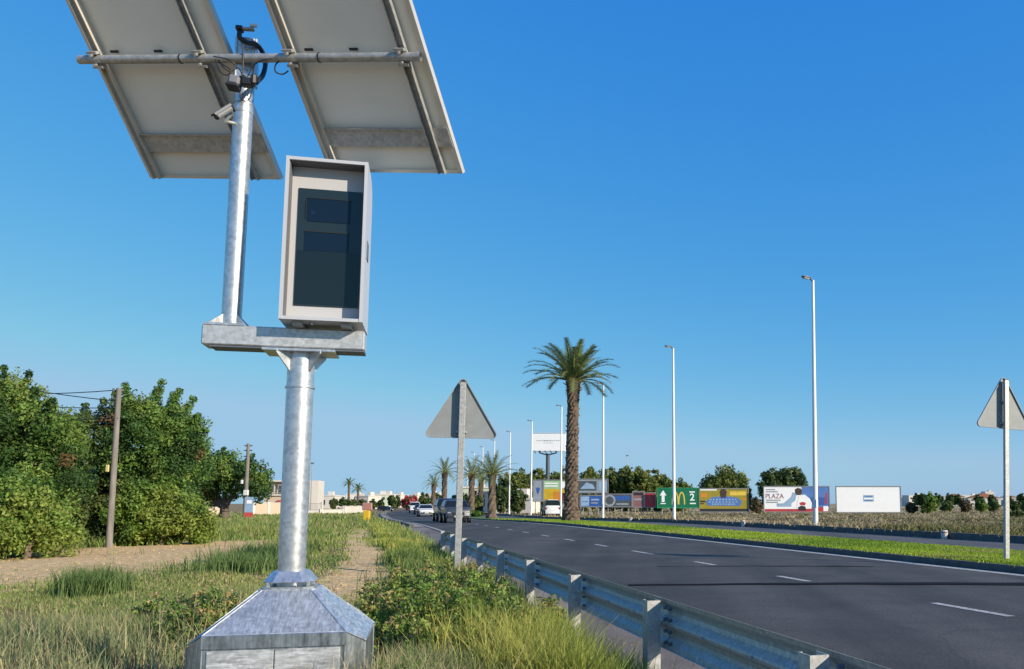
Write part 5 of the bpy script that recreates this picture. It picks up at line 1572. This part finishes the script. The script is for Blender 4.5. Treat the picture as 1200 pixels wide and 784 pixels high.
# ------------------------------------------------------------------ vehicles
M_TYRE = mat('tyre', (.015, .015, .016), .8); M_RIM = mat('alloy_rim', (.5, .5, .52), .3, .9); M_CARGL = mat('car_glass', (.012, .016, .02), .25, spec=.3)
M_LENSL = mat('headlight_glass', (.40, .42, .44), .2, .3); M_LENSR = mat('tail_light', (.4, .02, .02), .2); M_PLATE = mat('number_plate', (.7, .7, .68), .5)
def car(label, base, rz, paint, L=4.4, W=1.82, H=1.6, kind='suv', sc=1.0):
    """front looks along -Y in its own frame"""
    t = thing('car', label, 'car', base, (0, 0, rz), 'cars on the road')
    hl = L / 2
    if kind == 'suv':
        low = [(-hl, .35), (-hl, .78), (-hl + .12, .95), (-hl + 1.15, 1.06), (hl - .15, 1.10), (hl, .95), (hl, .35)]
        cab = [(-hl + 1.05, 1.04), (-hl + 1.75, H - .05), (-hl + 2.1, H), (hl - .6, H - .02), (hl - .15, 1.08)]
    elif kind == 'van':
        low = [(-hl, .35), (-hl, .9), (-hl + .1, 1.05), (-hl + .8, 1.2), (hl - .02, 1.2), (hl, 1.1), (hl, .35)]
        cab = [(-hl + .7, 1.18), (-hl + 1.3, H - .06), (-hl + 1.6, H), (hl - .1, H), (hl - .02, 1.18)]
    else:
        low = [(-hl, .30), (-hl, .62), (-hl + .15, .78), (-hl + 1.1, .92), (hl - .2, .98), (hl, .85), (hl, .32)]
        cab = [(-hl + 1.0, .90), (-hl + 1.85, H - .03), (-hl + 2.2, H), (hl - 1.0, H - .05), (hl - .25, .95)]
    def loft(prof_, w0, w1, zmid, mb):
        n = len(prof_); vs, fs = [], []
        z0 = min(z for _, z in prof_); z1 = max(z for _, z in prof_)
        def wid(z, y):
            f = (z - z0) / (z1 - z0); w = w0 + (w1 - w0) * f
            return w * (1 - .10 * (abs(y) / hl) ** 4)
        rows = [-1, -.86, .86, 1]
        for sx in rows:
            for y, z in prof_:
                cy_, cz_ = 0, (z0 + z1) / 2
                k = 1 if abs(sx) < .9 else .965
                vs.append((sx * wid(z, y), y * k, cz_ + (z - cz_) * (k if z > cz_ else 1)))
        for r in range(3):
            for i in range(n):
                j = (i + 1) % n
                fs.append((r * n + i, r * n + j, (r + 1) * n + j, (r + 1) * n + i))
        fs.append(tuple(range(n))); fs.append(tuple(range(3 * n, 4 * n)))
        mb.add(vs, fs)
    mb = MB(); loft(low, W / 2, W / 2 * .97, 0, mb); body = mb.build('body', paint, t, smooth=35)
    mb = MB(); loft(cab, W / 2 * .92, W / 2 * .74, 0, mb); roof = mb.build('cabin', paint, t, smooth=35)
    # windscreen, rear window
    a, b_ = cab[0], cab[1]
    for (p, q, nm, sgn) in ((cab[0], cab[1], 'windscreen', -1), (cab[-1], cab[-2], 'rear_window', 1)):
        mb = MB(); y0_, z0_ = p; y1_, z1_ = q
        f0, f1 = .12, .92
        dy, dz = y1_ - y0_, z1_ - z0_; nl = math.hypot(dy, dz); nx_, nz_ = sgn * abs(dz) / nl * .012, abs(dy) / nl * .012
        vs = []
        for f, w in ((f0, W / 2 * .86), (f1, W / 2 * .70)):
            vs += [(-w, y0_ + dy * f + nx_, z0_ + dz * f + nz_), (w, y0_ + dy * f + nx_, z0_ + dz * f + nz_)]
        vs += [(x, y - nx_ * 2, z - nz_ * 2) for x, y, z in vs]
        mb.add(vs, [(0, 1, 3, 2), (4, 5, 7, 6), (0, 1, 5, 4), (2, 3, 7, 6), (0, 2, 6, 4), (1, 3, 7, 5)]); mb.build(nm, M_CARGL, t)
    for sx in (-1, 1):
        mb = MB()
        ys = [cab[0][0] + .35, cab[1][0] + .1, cab[-2][0] - .02, cab[-1][0] - .18]; z0_, z1_ = cab[0][1] + .06, H - .12
        f1 = (z1_ - cab[0][1]) / (H - cab[0][1])
        w0_ = W / 2 * .92 + .006; w1_ = W / 2 * (.92 - .18 * f1) + .006
        vs = [(sx * w0_, ys[0], z0_), (sx * w1_, ys[1], z1_), (sx * w1_, ys[2], z1_), (sx * w0_, ys[3], z0_)]
        vs += [(x - sx * .02, y, z) for x, y, z in vs]
        mb.add(vs, [(0, 1, 2, 3), (4, 5, 6, 7), (0, 1, 5, 4), (1, 2, 6, 5), (2, 3, 7, 6), (3, 0, 4, 7)]); mb.build('side_window', M_CARGL, t)
        mb = MB(); mb.box((sx * (W / 2 + .07), cab[0][0] + .3, cab[0][1] + .08), (.16, .09, .12), bev=.02); mb.build('mirror', paint, t)
        zl = low[1][1] - .06
        mb = MB(); mb.box((sx * W * .34, -hl + .05, zl), (.26, .12, .12), bev=.03); mb.build('headlight', M_LENSL, t)
        mb = MB(); mb.box((sx * W * .40, hl - .04, zl + .1), (.22, .10, .26), bev=.03); mb.build('tail_light', M_LENSR, t)
        for y in (-hl + .85, hl - .85):
            r = .34 if kind != 'sedan' else .31
            mb = MB(); mb.tube([(sx * (W / 2 - .2), y, r), (sx * (W / 2 + .005), y, r)], r, 20); w_ = mb.build('wheel', M_TYRE, t, smooth=True)
            mb = MB(); mb.tube([(sx * (W / 2 - .02), y, r), (sx * (W / 2 + .012), y, r)], r * .6, 12); mb.build('rim', M_RIM, w_)
    mb = MB(); mb.box((0, -hl + .005, low[1][1] - .12), (.80, .06, .18), bev=.02); mb.build('grille', M_BLACK, t)
    mb = MB(); mb.box((0, -hl - .01, .42), (W * .8, .08, .16), bev=.03); mb.build('bumper', M_BLACK, t)
    mb = MB(); mb.box((0, -hl - .056, .47), (.52, .015, .11)); mb.build('number_plate', M_PLATE, t)
    mb = MB(); mb.box((0, hl + .012, .72), (.52, .02, .11)); mb.build('number_plate', M_PLATE, t)
    t.scale = (sc, sc, sc)
    return t
P_DK = mat('dark_blue_paint', (.025, .035, .05), .4, .1, coat=.25); P_GR = mat('charcoal_paint', (.05, .06, .075), .4, .1, coat=.25); P_W = mat('white_paint', (.75, .75, .74), .25, 0, coat=.8)
def road_pt(px, Y):
    p = gp(px, Y); X, s = road_xs(p.x, p.y); p.z = float(prof(s)) + .006; return p
car('dark SUV coming closest on the road, partly behind the grey sign post', road_pt(533, 53), TH, P_GR, sc=.88)
car('tall dark people carrier following just left of the closest SUV', road_pt(523, 61), TH, P_DK, 4.6, 1.9, 1.85, 'van', sc=.88)
car('white saloon following the two dark cars', road_pt(498.5, 101), TH, P_W, 4.3, 1.78, 1.42, 'sedan')
car('farthest white van on the bend below the red shrub', road_pt(486, 150), TH - .04, P_W, 4.8, 1.9, 1.9, 'van')
car('small dark car between the white saloon and the far white van', road_pt(492, 128), TH - .03, P_GR, 4.2, 1.75, 1.45, 'sedan')
car('dark car parked beyond the yellow post at the far left verge', gp(452, 190), 1.2, P_DK, 4.3, 1.8, 1.4, 'suv', sc=.85)
p = gp(645.5, 91)
car('white van seen from behind beneath the green and yellow billboard', p, TH + math.pi - .12, P_W, 4.2, 1.85, 1.95, 'van', sc=.9)

# ------------------------------------------------------------------ small roadside things
def marker(px, Y, w, h, label, z=None):
    p = gp(px, Y)
    X, s = road_xs(p.x, p.y)
    t = thing('kerb_marker', label, 'marker', p, (0, 0, TH), 'pale marker stones along the far kerb')
    mb = MB(); mb.tube([(0, 0, -.05), (0, 0, h * .8), (0, 0, h)], [w * .42, w * .5, w * .42], 12); mb.build('stone', M_WALLW, t)
    mb = MB(); mb.tube([(0, 0, h * .72), (0, 0, h * .84)], w * .515, 12); mb.build('band', C_PINK, t)
p = rp(17.3, s_from_px(1107, 17.3)); 
def marker_at(px, X, w, h, label):
    s = s_from_px(px, X); p = rp(X, s)
    t = thing('kerb_marker', label, 'marker', p, (0, 0, TH), 'pale marker stones along the far kerb')
    mb = MB(); mb.tube([(0, 0, 0), (0, 0, h * .8), (0, 0, h)], [w * .42, w * .5, w * .42], 12); mb.build('stone', M_WALLW, t)
    mb = MB(); mb.tube([(0, 0, h * .72), (0, 0, h * .84)], w * .515, 12); mb.build('band', C_PINK, t)
marker_at(1107, 17.45, .22, .27, 'pale marker stone at the far kerb left of the right sign post')
marker_at(871, 17.45, .22, .30, 'pale marker stone at the far kerb below the yellow billboard')
marker_at(739, 17.45, .30, .25, 'pale marker stone at the far kerb below the ringed billboard')
def yellow_post():
    b = gp(429.5, 44); t = thing('marker_post', 'yellow marker box with a reddish top in the grass', 'marker', b)
    mb = MB(); mb.box((0, 0, .33), (.30, .24, .66), bev=.02); mb.build('box', mat('yellow_paint', (.66, .42, .02), .5), t)
    mb = MB(); mb.box((0, .02, .86), (.5, .12, .38), bev=.03); mb.build('sign_head', mat('faded_red_paint', (.42, .20, .17), .6), t)
    mb = MB(); mb.box((.02, .05, .6), (.06, .06, .7)); mb.build('stem', M_GALVD, t)
yellow_post()
def stay_pole(px, Y, py, label):
    b = gp(px, Y); H = at(px, py, Y).z - b.z
    t = thing('mast', label, 'mast', b); mb = MB(); mb.tube([(0, 0, 0), (0, 0, H)], [.12, .06], 8); mb.build('pole', M_GALVD, t)
    mb = MB(); mb.box((0, 0, H), (.5, .1, .25)); mb.build('head', M_LAMPH, t)
stay_pole(735, 170, 534, 'thin mast rising above the pines right of the tall palm')
stay_pole(363.5, 140, 543, 'thin mast beside the stair tower of the house')

# ------------------------------------------------------------------ grass and weeds
def blades(px0, px1, Ymin, Ymax, n, fn, hmin, hmax, wpx, palette_fn, bend=.35, per=5, spread=.05, name='grass', label=None, kind='stuff', mask=None, dist=None):
    """tufts spread over the ground (more of them nearer), each blade a bent three-corner strip"""
    u = rng.random(n); inv = 1 / Ymin + (1 / Ymax - 1 / Ymin) * u
    Y = 1 / inv
    px = rng.uniform(px0, px1, n)
    x = (px - 740) / 1000 * (Y * math.cos(TILT) - EYE * math.sin(TILT)); y = Y
    if dist is not None: x, y = dist(n)
    keep = fn(x, y)
    x, y = x[keep], y[keep]
    m = track_mask(x, y)
    X, s = road_xs(x, y)
    front = np.clip((x + 16) / 1.5, 0, 1) * np.clip((-3.2 - x) / 1.6, 0, 1) * np.clip((y - 5.0) / 2.0, 0, 1) * np.clip((18 - y) / 3, 0, 1)
    path = np.clip(1.6 - np.abs(X) / .8, 0, 1) * np.clip((s - 5) / 1.5, 0, 1) * np.clip((40 - s) / 4, 0, 1)
    hsc = (1 - .72 * np.clip(np.maximum(front, path), 0, 1)) * np.clip(1 + patch_noise(x, y, 1.7, 3) * .6, .45, 1.5)
    return make_blades(x, y, hmin, hmax, wpx, palette_fn, bend, per, spread, name, hscale=hsc)

def make_blades(x, y, hmin, hmax, wpx, palette_fn, bend, per, spread, name, hscale=None, zfn=None):
    m = len(x)
    z = ground_z(x, y) if zfn is None else zfn(x, y)
    hs = np.ones(m) if hscale is None else hscale
    X = np.repeat(x, per); Yb = np.repeat(y, per); Z = np.repeat(z, per); hs = np.repeat(hs, per)
    N = len(X)
    sp = spread * (1 + .02 * Yb)
    X = X + rng.normal(scale=1, size=N) * sp; Yb = Yb + rng.normal(scale=1, size=N) * sp
    h = rng.uniform(hmin, hmax, N) * hs
    a = rng.uniform(0, 2 * np.pi, N)
    lean = rng.uniform(.05, bend, N) * h
    w = np.maximum(.0032, wpx * .001 * Yb) * rng.uniform(.7, 1.3, N)
    dx, dy = np.cos(a), np.sin(a)
    b = rng.uniform(0, 2 * np.pi, N); bx, by = np.cos(b) * w, np.sin(b) * w
    p0 = np.stack([X - bx, Yb - by, Z - .02], 1); p1 = np.stack([X + bx, Yb + by, Z - .02], 1)
    mx, my, mz = X + dx * lean * .35, Yb + dy * lean * .35, Z + h * .6
    q1 = np.stack([mx + bx * .75, my + by * .75, mz], 1); q0 = np.stack([mx - bx * .75, my - by * .75, mz], 1)
    tp = np.stack([X + dx * lean, Yb + dy * lean, Z + h], 1)
    tp1 = tp + np.stack([bx, by, bx * 0], 1) * .15
    v = np.concatenate([np.stack([p0, p1, q1, q0], 1), np.stack([q0, q1, tp1, tp], 1)], 0).reshape(-1, 3)
    c = palette_fn(X, Yb, N)
    return v, np.concatenate([c, c], 0)

def patch_noise(x, y, sc, seed=0):
    return (np.sin(x * sc + seed) * np.cos(y * sc * .8 + seed * 2) + np.sin(x * sc * 2.1 + y * sc * 1.3 + seed * 3) * .6 + np.sin(x * sc * .5 - y * sc * .37 + seed) * .8) / 2.4

G_PALE = np.array((.27, .30, .16)); G_GREEN = np.array((.13, .22, .045)); G_YEL = np.array((.25, .30, .07)); G_STRAW = np.array((.46, .37, .20)); G_DARK = np.array((.045, .085, .02)); G_GREY = np.array((.27, .28, .17))
def mixc(k, a, b): return a[None] * (1 - k[:, None]) + b[None] * k[:, None]
def field_cols(x, y, N):
    n1 = patch_noise(x, y, 1.1, 1); n2 = patch_noise(x, y, .45, 4)
    c = mixc(np.clip(.5 + n1 * .9, 0, 1), G_GREEN, G_YEL)
    near = np.clip((9.5 - y) / 5, 0, 1) * np.clip((-1.0 - x) / 1.0 + .5, 0, 1)
    c = c * (1 - near[:, None] * .75) + mixc(np.clip(.5 + n2, 0, 1), G_GREY, G_PALE) * near[:, None] * .75
    k = rng.random(N) < (.16 + .22 * np.clip(n2, 0, 1) + .06 * near)
    c[k] = G_STRAW * rng.uniform(.7, 1.1, (k.sum(), 1))
    X_, s_ = road_xs(x, y)
    v = np.clip((X_ - .5) / .5, 0, 1) * np.clip((12 - s_) / 4, 0, 1)
    return c * rng.uniform(.7, 1.3, (N, 1))
def field_ok(x, y):
    X, s = road_xs(x, y)
    m = track_mask(x, y) + rng.normal(scale=.22, size=len(x))
    ok = (X < 1.72 + rng.normal(scale=.08, size=len(x))) & (m < .45)
    # keep clear of the pedestal
    lx, ly = x - foot.x, y - RY
    c_, s_ = math.cos(-YAW), math.sin(-YAW)
    qx, qy = c_ * lx - s_ * ly, s_ * lx + c_ * ly
    ok &= ~((abs(qx) < .46) & (abs(qy) < .46))
    # thin the cover in patches
    ok &= rng.random(len(x)) < np.clip(.72 + patch_noise(x, y, .9, 2) * .8, .12, 1)
    return ok
vv, cc = [], []
def acc(r): vv.append(r[0]); cc.append(r[1])
acc(blades(-90, 760, 2.7, 12, 21000, field_ok, .06, .25, .45, field_cols, .75, 7, .045))
acc(blades(-60, 700, 8, 30, 22000, field_ok, .07, .24, .50, field_cols, .7, 6, .07))
acc(blades(100, 640, 20, 150, 26000, field_ok, .10, .28, .55, field_cols, .5, 5, .12))
# matted dead thatch lying between the green blades
def thatch_cols(X, Y, N): return mixc(rng.random(N), np.array((.26, .20, .11)), np.array((.50, .41, .25)))
def thatch_ok(x, y):
    X, s = road_xs(x, y); lx, ly = x - foot.x, y - RY
    return (X < 1.7) & (np.hypot(lx, ly) > .62) & (patch_noise(x, y, 1.3, 11) > -.35)
acc(blades(-90, 760, 2.7, 14, 15000, thatch_ok, .02, .07, .35, thatch_cols, 3.2, 5, .06))
v, c = np.concatenate(vv), np.concatenate(cc)
o = np_mesh('grass', v, 4, M_GRASS, None, c); tag(o, 'uncut dry and green grass covering the left field', 'grass', kind='stuff')

# tall bright tufts beside the guard rail
def tuft_pts(list_):
    xs, ys = [], []
    for px, Y, r, n in list_:
        p = gp(px, Y); xs.append(p.x + rng.normal(scale=r, size=n)); ys.append(p.y + rng.normal(scale=r, size=n))
    return np.concatenate(xs), np.concatenate(ys)
x, y = tuft_pts([(655, 5.1, .07, 130), (630, 5.7, .09, 130), (690, 4.4, .05, 80), (610, 4.7, .10, 110), (585, 5.2, .08, 90), (660, 4.4, .06, 90), (622, 5.0, .09, 120), (648, 4.75, .09, 130), (600, 5.5, .10, 90), (672, 4.5, .07, 90), (560, 6.3, .14, 60), (640, 5.4, .08, 70), (605, 6.6, .12, 60), (530, 5.2, .08, 40), (585, 4.5, .08, 60), (632, 4.4, .07, 60)])
X_, s_ = road_xs(x, y); k = X_ < 1.66; x, y = x[k], y[k]
def verge_cols(X, Y, N):
    c = mixc(np.clip(.5 + patch_noise(X, Y, 3.0, 2) + rng.normal(scale=.25, size=N), 0, 1), np.array((.19, .27, .04)), np.array((.44, .42, .10)))
    return c * rng.uniform(.7, 1.25, (N, 1))
vv, cc = [], []
acc(make_blades(x, y, .16, .42, .42, verge_cols, .75, 5, .02, ''))
def verge_px(n):
    s = rng.uniform(4, 40, n); X = rng.uniform(.55, 1.62, n) ; 
    return (X * CT - s * ST), (X * ST + s * CT)
x, y = verge_px(5000)
k = patch_noise(x, y, 2.2, 5) > -.25; x, y = x[k], y[k]
acc(make_blades(x, y, .06, .24, .5, verge_cols, .5, 5, .04, ''))
# tussocks with their own green, scattered over the field
x, y = tuft_pts([(108, 9.6, .16, 170), (95, 9.2, .12, 80), (290, 14, .35, 150), (312, 15.5, .3, 150), (265, 12.5, .3, 90), (300, 12.5, .25, 90), (345, 17.5, .3, 90), (495, 11.5, .2, 130), (480, 14, .25, 120), (505, 9.5, .18, 120)])
def tus_cols(X, Y, N): return mixc(rng.random(N), np.array((.07, .13, .035)), np.array((.17, .24, .07))) * rng.uniform(.7, 1.25, (N, 1))
acc(make_blades(x, y, .12, .34, .5, tus_cols, .6, 5, .04, ''))
u_ = rng.random(1500); y = 1 / (1 / 3.0 + (1 / 22 - 1 / 3.0) * u_); x = (rng.uniform(-60, 620, 1500) - 740) / 1000 * y
k = field_ok(x, y); x, y = x[k], y[k]
def stalk_cols(X, Y, N): return mixc(rng.random(N), np.array((.36, .29, .14)), np.array((.55, .46, .27)))
k = (y < 6.5) | (x > -3.5); x, y = x[k], y[k]
acc(make_blades(x, y, .14, .36, .28, stalk_cols, .5, 2, .03, '', hscale=np.clip(1 + patch_noise(x, y, 1.2, 8), .4, 1.3)))
v, c = np.concatenate(vv), np.concatenate(cc)
o = np_mesh('verge_grass', v, 4, M_GRASS, None, c); tag(o, 'tall yellow green grass tufts beside the guardrail', 'grass', kind='stuff')

# leafy weeds with small pinkish flowers
def weed(label, px, Y, h, r, n, pal, seed, flowers=40, leaf=.022):
    b = gp(px, Y); pal = [tuple(min(1, q * 1.25) for q in c_) for c_ in pal]; t = thing('leafy_weed', label, 'weed', b, group='leafy weeds on the verge')
    stems = MB(); rows = []; fl = []
    for i in range(n):
        a = rng.uniform(0, 6.283); rr = r * math.sqrt(rng.random()); hh = h * rng.uniform(.5, 1.45) * (1 - .4 * (rr / r) ** 2)
        base = Vector((rr * .45 * math.cos(a), rr * .45 * math.sin(a), -.02)); tip = Vector((rr * math.cos(a), rr * math.sin(a), hh))
        stems.tube([base, base.lerp(tip, .5) + Vector((0, 0, .04)), tip], [.004, .003, .0015], 4, cap=False)
        for k in range(7):
            f = .25 + .75 * k / 6; p = base.lerp(tip, f); q = .045
            rows.append((p.x, p.y, p.z, q, q, q * .9, rng.integers(0, len(pal))))
        fl.append(tip)
    v, col = leaves(np.array(rows), 16, leaf, pal, 1.5)
    stems.build('stems', MATS['weed_stem'], t)
    if flowers:
        rows = []
        for i in range(flowers):
            p = fl[rng.integers(0, len(fl))]; rows.append((p.x, p.y, p.z + .01, .018, .018, .012, 0))
        v2, col2 = leaves(np.array(rows), 8, .014, [(.60, .40, .28)], 1.1)
        v, col = np.concatenate([v, v2]), np.concatenate([col, col2])
    np_mesh('foliage', v, 4, M_LEAF, t, col)
mat('weed_stem', (.20, .14, .08), .8)
PW = [(.05, .10, .024), (.09, .16, .032), (.15, .23, .04), (.23, .30, .06), (.30, .25, .08)]
WEEDS = [('tall leafy plant by the second nearest guardrail post', 600, 5.6, .34, .26, 50, 21, 10), ('bushy green plant at the bottom between pedestal and rail', 560, 5.2, .22, .20, 34, 22, 10), ('broad leafy plant right of the pedestal corner', 505, 5.3, .20, .24, 36, 23, 10), ('leafy plant reaching over the first visible guardrail foot', 640, 6.2, .30, .18, 36, 24, 6), ('low green plant at the bottom edge beside the pedestal', 470, 4.3, .16, .20, 40, 25, 6),
    ('dense dark weed clump at the foot of the near sign post', 520, 8.2, .40, .50, 90, 1, 60), ('leafy weed left of the near sign post with pinkish flowers', 478, 7.6, .34, .42, 70, 2, 60), ('shaded weed clump just in front of the sign post foot', 535, 6.8, .34, .40, 70, 3, 20),
    ('weed clump in the middle of the verge near the pedestal', 500, 6.2, .32, .40, 70, 4, 20), ('weed with reddish leaves between sign post and rail', 560, 8.6, .36, .35, 60, 5, 50), ('low weed nearest the pedestal on its right', 470, 5.5, .20, .26, 40, 6, 15), ('weed beneath the guardrail by the second post', 572, 6.9, .30, .30, 50, 7, 30),
    ('flowering weed patch just left of the galvanised collar', 262, 6.4, .22, .50, 80, 8, 90), ('low flowering weed further left of the collar', 225, 7.2, .20, .45, 60, 9, 80), ('small weed at the foot of the dirt path', 448, 6.9, .22, .30, 40, 10, 20)]
for lab, px, Y, h, r, n, sd, fl in WEEDS:
    weed(lab, px, Y, h, r, n, PW, sd, fl)

# median lawn blades
n = 60000
s = 1 / (1 / 6.0 + (1 / 70.0 - 1 / 6.0) * rng.random(n)); X = rng.uniform(KERB_X + .13, MED_END + .02, n)
x = X * CT - s * ST; y = X * ST + s * CT
def lawn_cols(X, Y, N):
    c = mixc(np.clip(.5 + patch_noise(X, Y, .9, 3) * .8 + rng.normal(scale=.2, size=N), 0, 1), np.array((.16, .27, .025)), np.array((.36, .46, .04))) * rng.uniform(.8, 1.2, (N, 1))
    k = (patch_noise(X, Y, 1.6, 12) > .42) & (rng.random(N) < .5)
    c[k] = np.array((.40, .36, .12)) * rng.uniform(.8, 1.1, (k.sum(), 1))
    return c
v, c = make_blades(x, y, .02, .055, .55, lawn_cols, .6, 4, .05, '', zfn=lambda a, b: np.full(len(a), .11) + prof(road_xs(a, b)[1]))
o = np_mesh('lawn_grass', v, 4, M_GRASS, None, c); tag(o, 'bright green lawn of the median strip', 'grass', kind='stuff')

# dry field on the far side
n = 42000
s = 1 / (1 / 14.0 + (1 / 330.0 - 1 / 14.0) * rng.random(n)); px = rng.uniform(600, 1330, n)
Y = 1 / (1 / 16.0 + (1 / 380.0 - 1 / 16.0) * rng.random(n)); x = (px - 740) / 1000 * Y; y = Y
X_, s_ = road_xs(x, y); k = (X_ > 18.0) & (X_ < 200); x, y = x[k], y[k]
hs = np.clip(.8 + patch_noise(x, y, .5, 5) * .7, .3, 1.6)
def dry_cols(X, Y, N):
    c = mixc(np.clip(.5 + patch_noise(X, Y, .35, 6) + rng.normal(scale=.25, size=N), 0, 1), np.array((.22, .19, .09)), np.array((.46, .37, .23)))
    g = patch_noise(X, Y, .22, 9) > .45
    c[g] = mixc(rng.random(g.sum()), np.array((.12, .13, .04)), np.array((.28, .24, .09)))
    return c * rng.uniform(.7, 1.25, (N, 1))
v, c = make_blades(x, y, .06, .24, .8, dry_cols, 1.5, 6, .16, '', hscale=hs)
Y2_ = 1 / (1 / 24.0 + (1 / 160.0 - 1 / 24.0) * rng.random(900)); X2_ = (rng.uniform(640, 1300, 900) - 740) / 1000 * Y2_
Xr_, _s = road_xs(X2_, Y2_); k = (Xr_ > 18.6) & (patch_noise(X2_, Y2_, .3, 4) > -.1); X2_, Y2_ = X2_[k], Y2_[k]
r_ = rng.uniform(.12, .38, len(X2_))
cl_ = np.stack([X2_, Y2_, ground_z(X2_, Y2_) + r_ * .4, r_ * 1.5, r_ * 1.2, r_ * .6, rng.integers(0, 6, len(X2_))], 1)
v2_, c2_ = leaves(cl_, 60, .07, [(.10, .08, .045), (.16, .12, .07), (.13, .15, .05), (.22, .24, .06), (.24, .18, .11), (.08, .09, .04)])
v = np.concatenate([v, v2_]); c = np.concatenate([c, c2_])
o = np_mesh('dry_scrub', v, 4, M_GRASS, None, c); tag(o, 'dry tan grass and scrub covering the far field', 'scrub', kind='stuff')

# stones and crumbled asphalt along the verge
n = 900
vs_, fs_ = [], []
mb = MB()
for i in range(n):
    if i < 620:
        s = rng.uniform(3.0, 16); X = 1.62 + rng.normal(scale=.10)
    else:
        s = rng.uniform(3.0, 14); X = rng.uniform(1.7, 2.9)
    r = rng.uniform(.006, .022) * (1.5 if abs(X - 1.62) < .12 else .7)
    p = rp(X, s, .0 + r * .2)
    q = [Vector((rng.uniform(.6, 1.1) * sx * r, rng.uniform(.6, 1.1) * sy * r, sz * r * .6)) for sz in (-1, 1) for sx, sy in ((-1, -1), (1, -1), (1, 1), (-1, 1))]
    mb.add([p + w for w in q], [(3, 2, 1, 0), (4, 5, 6, 7), (0, 1, 5, 4), (1, 2, 6, 5), (2, 3, 7, 6), (3, 0, 4, 7)])
o = mb.build('gravel', mat('stone_chips', (.24, .20, .17), .9, var=.4, vscale=30)); tag(o, 'loose stone chips along the edge of the shoulder', 'gravel', kind='stuff')

#print('panel n.sun', NRM.dot(SUN), 'b.a', B_UP.dot(A_R))

n = 9000
y = 1 / (1 / 3.2 + (1 / 26 - 1 / 3.2) * rng.random(n)); x = (rng.uniform(-40, 620, n) - 740) / 1000 * y
k = (track_mask(x, y) > .35) | (rng.random(n) < .08); X_, s_ = road_xs(x, y); k &= X_ < 1.6
x, y = x[k], y[k]; z = ground_z(x, y)
mb = MB()
for a_, b_, c_ in zip(x[::3], y[::3], z[::3]):
    r = rng.uniform(.006, .020) * (.6 + .06 * b_)
    q = [Vector((rng.uniform(.6, 1.2) * sx * r, rng.uniform(.6, 1.2) * sy * r, sz * r * .5)) for sz in (-1, 1) for sx, sy in ((-1, -1), (1, -1), (1, 1), (-1, 1))]
    mb.add([Vector((a_, b_, c_ + r * .2)) + w for w in q], [(3, 2, 1, 0), (4, 5, 6, 7), (0, 1, 5, 4), (1, 2, 6, 5), (2, 3, 7, 6), (3, 0, 4, 7)])
o = mb.build('earth_clods', mat('dry_clods', (.52, .38, .21), .95, var=.3, vscale=3)); tag(o, 'dry clods of earth scattered over the bare tracks', 'earth', kind='stuff')
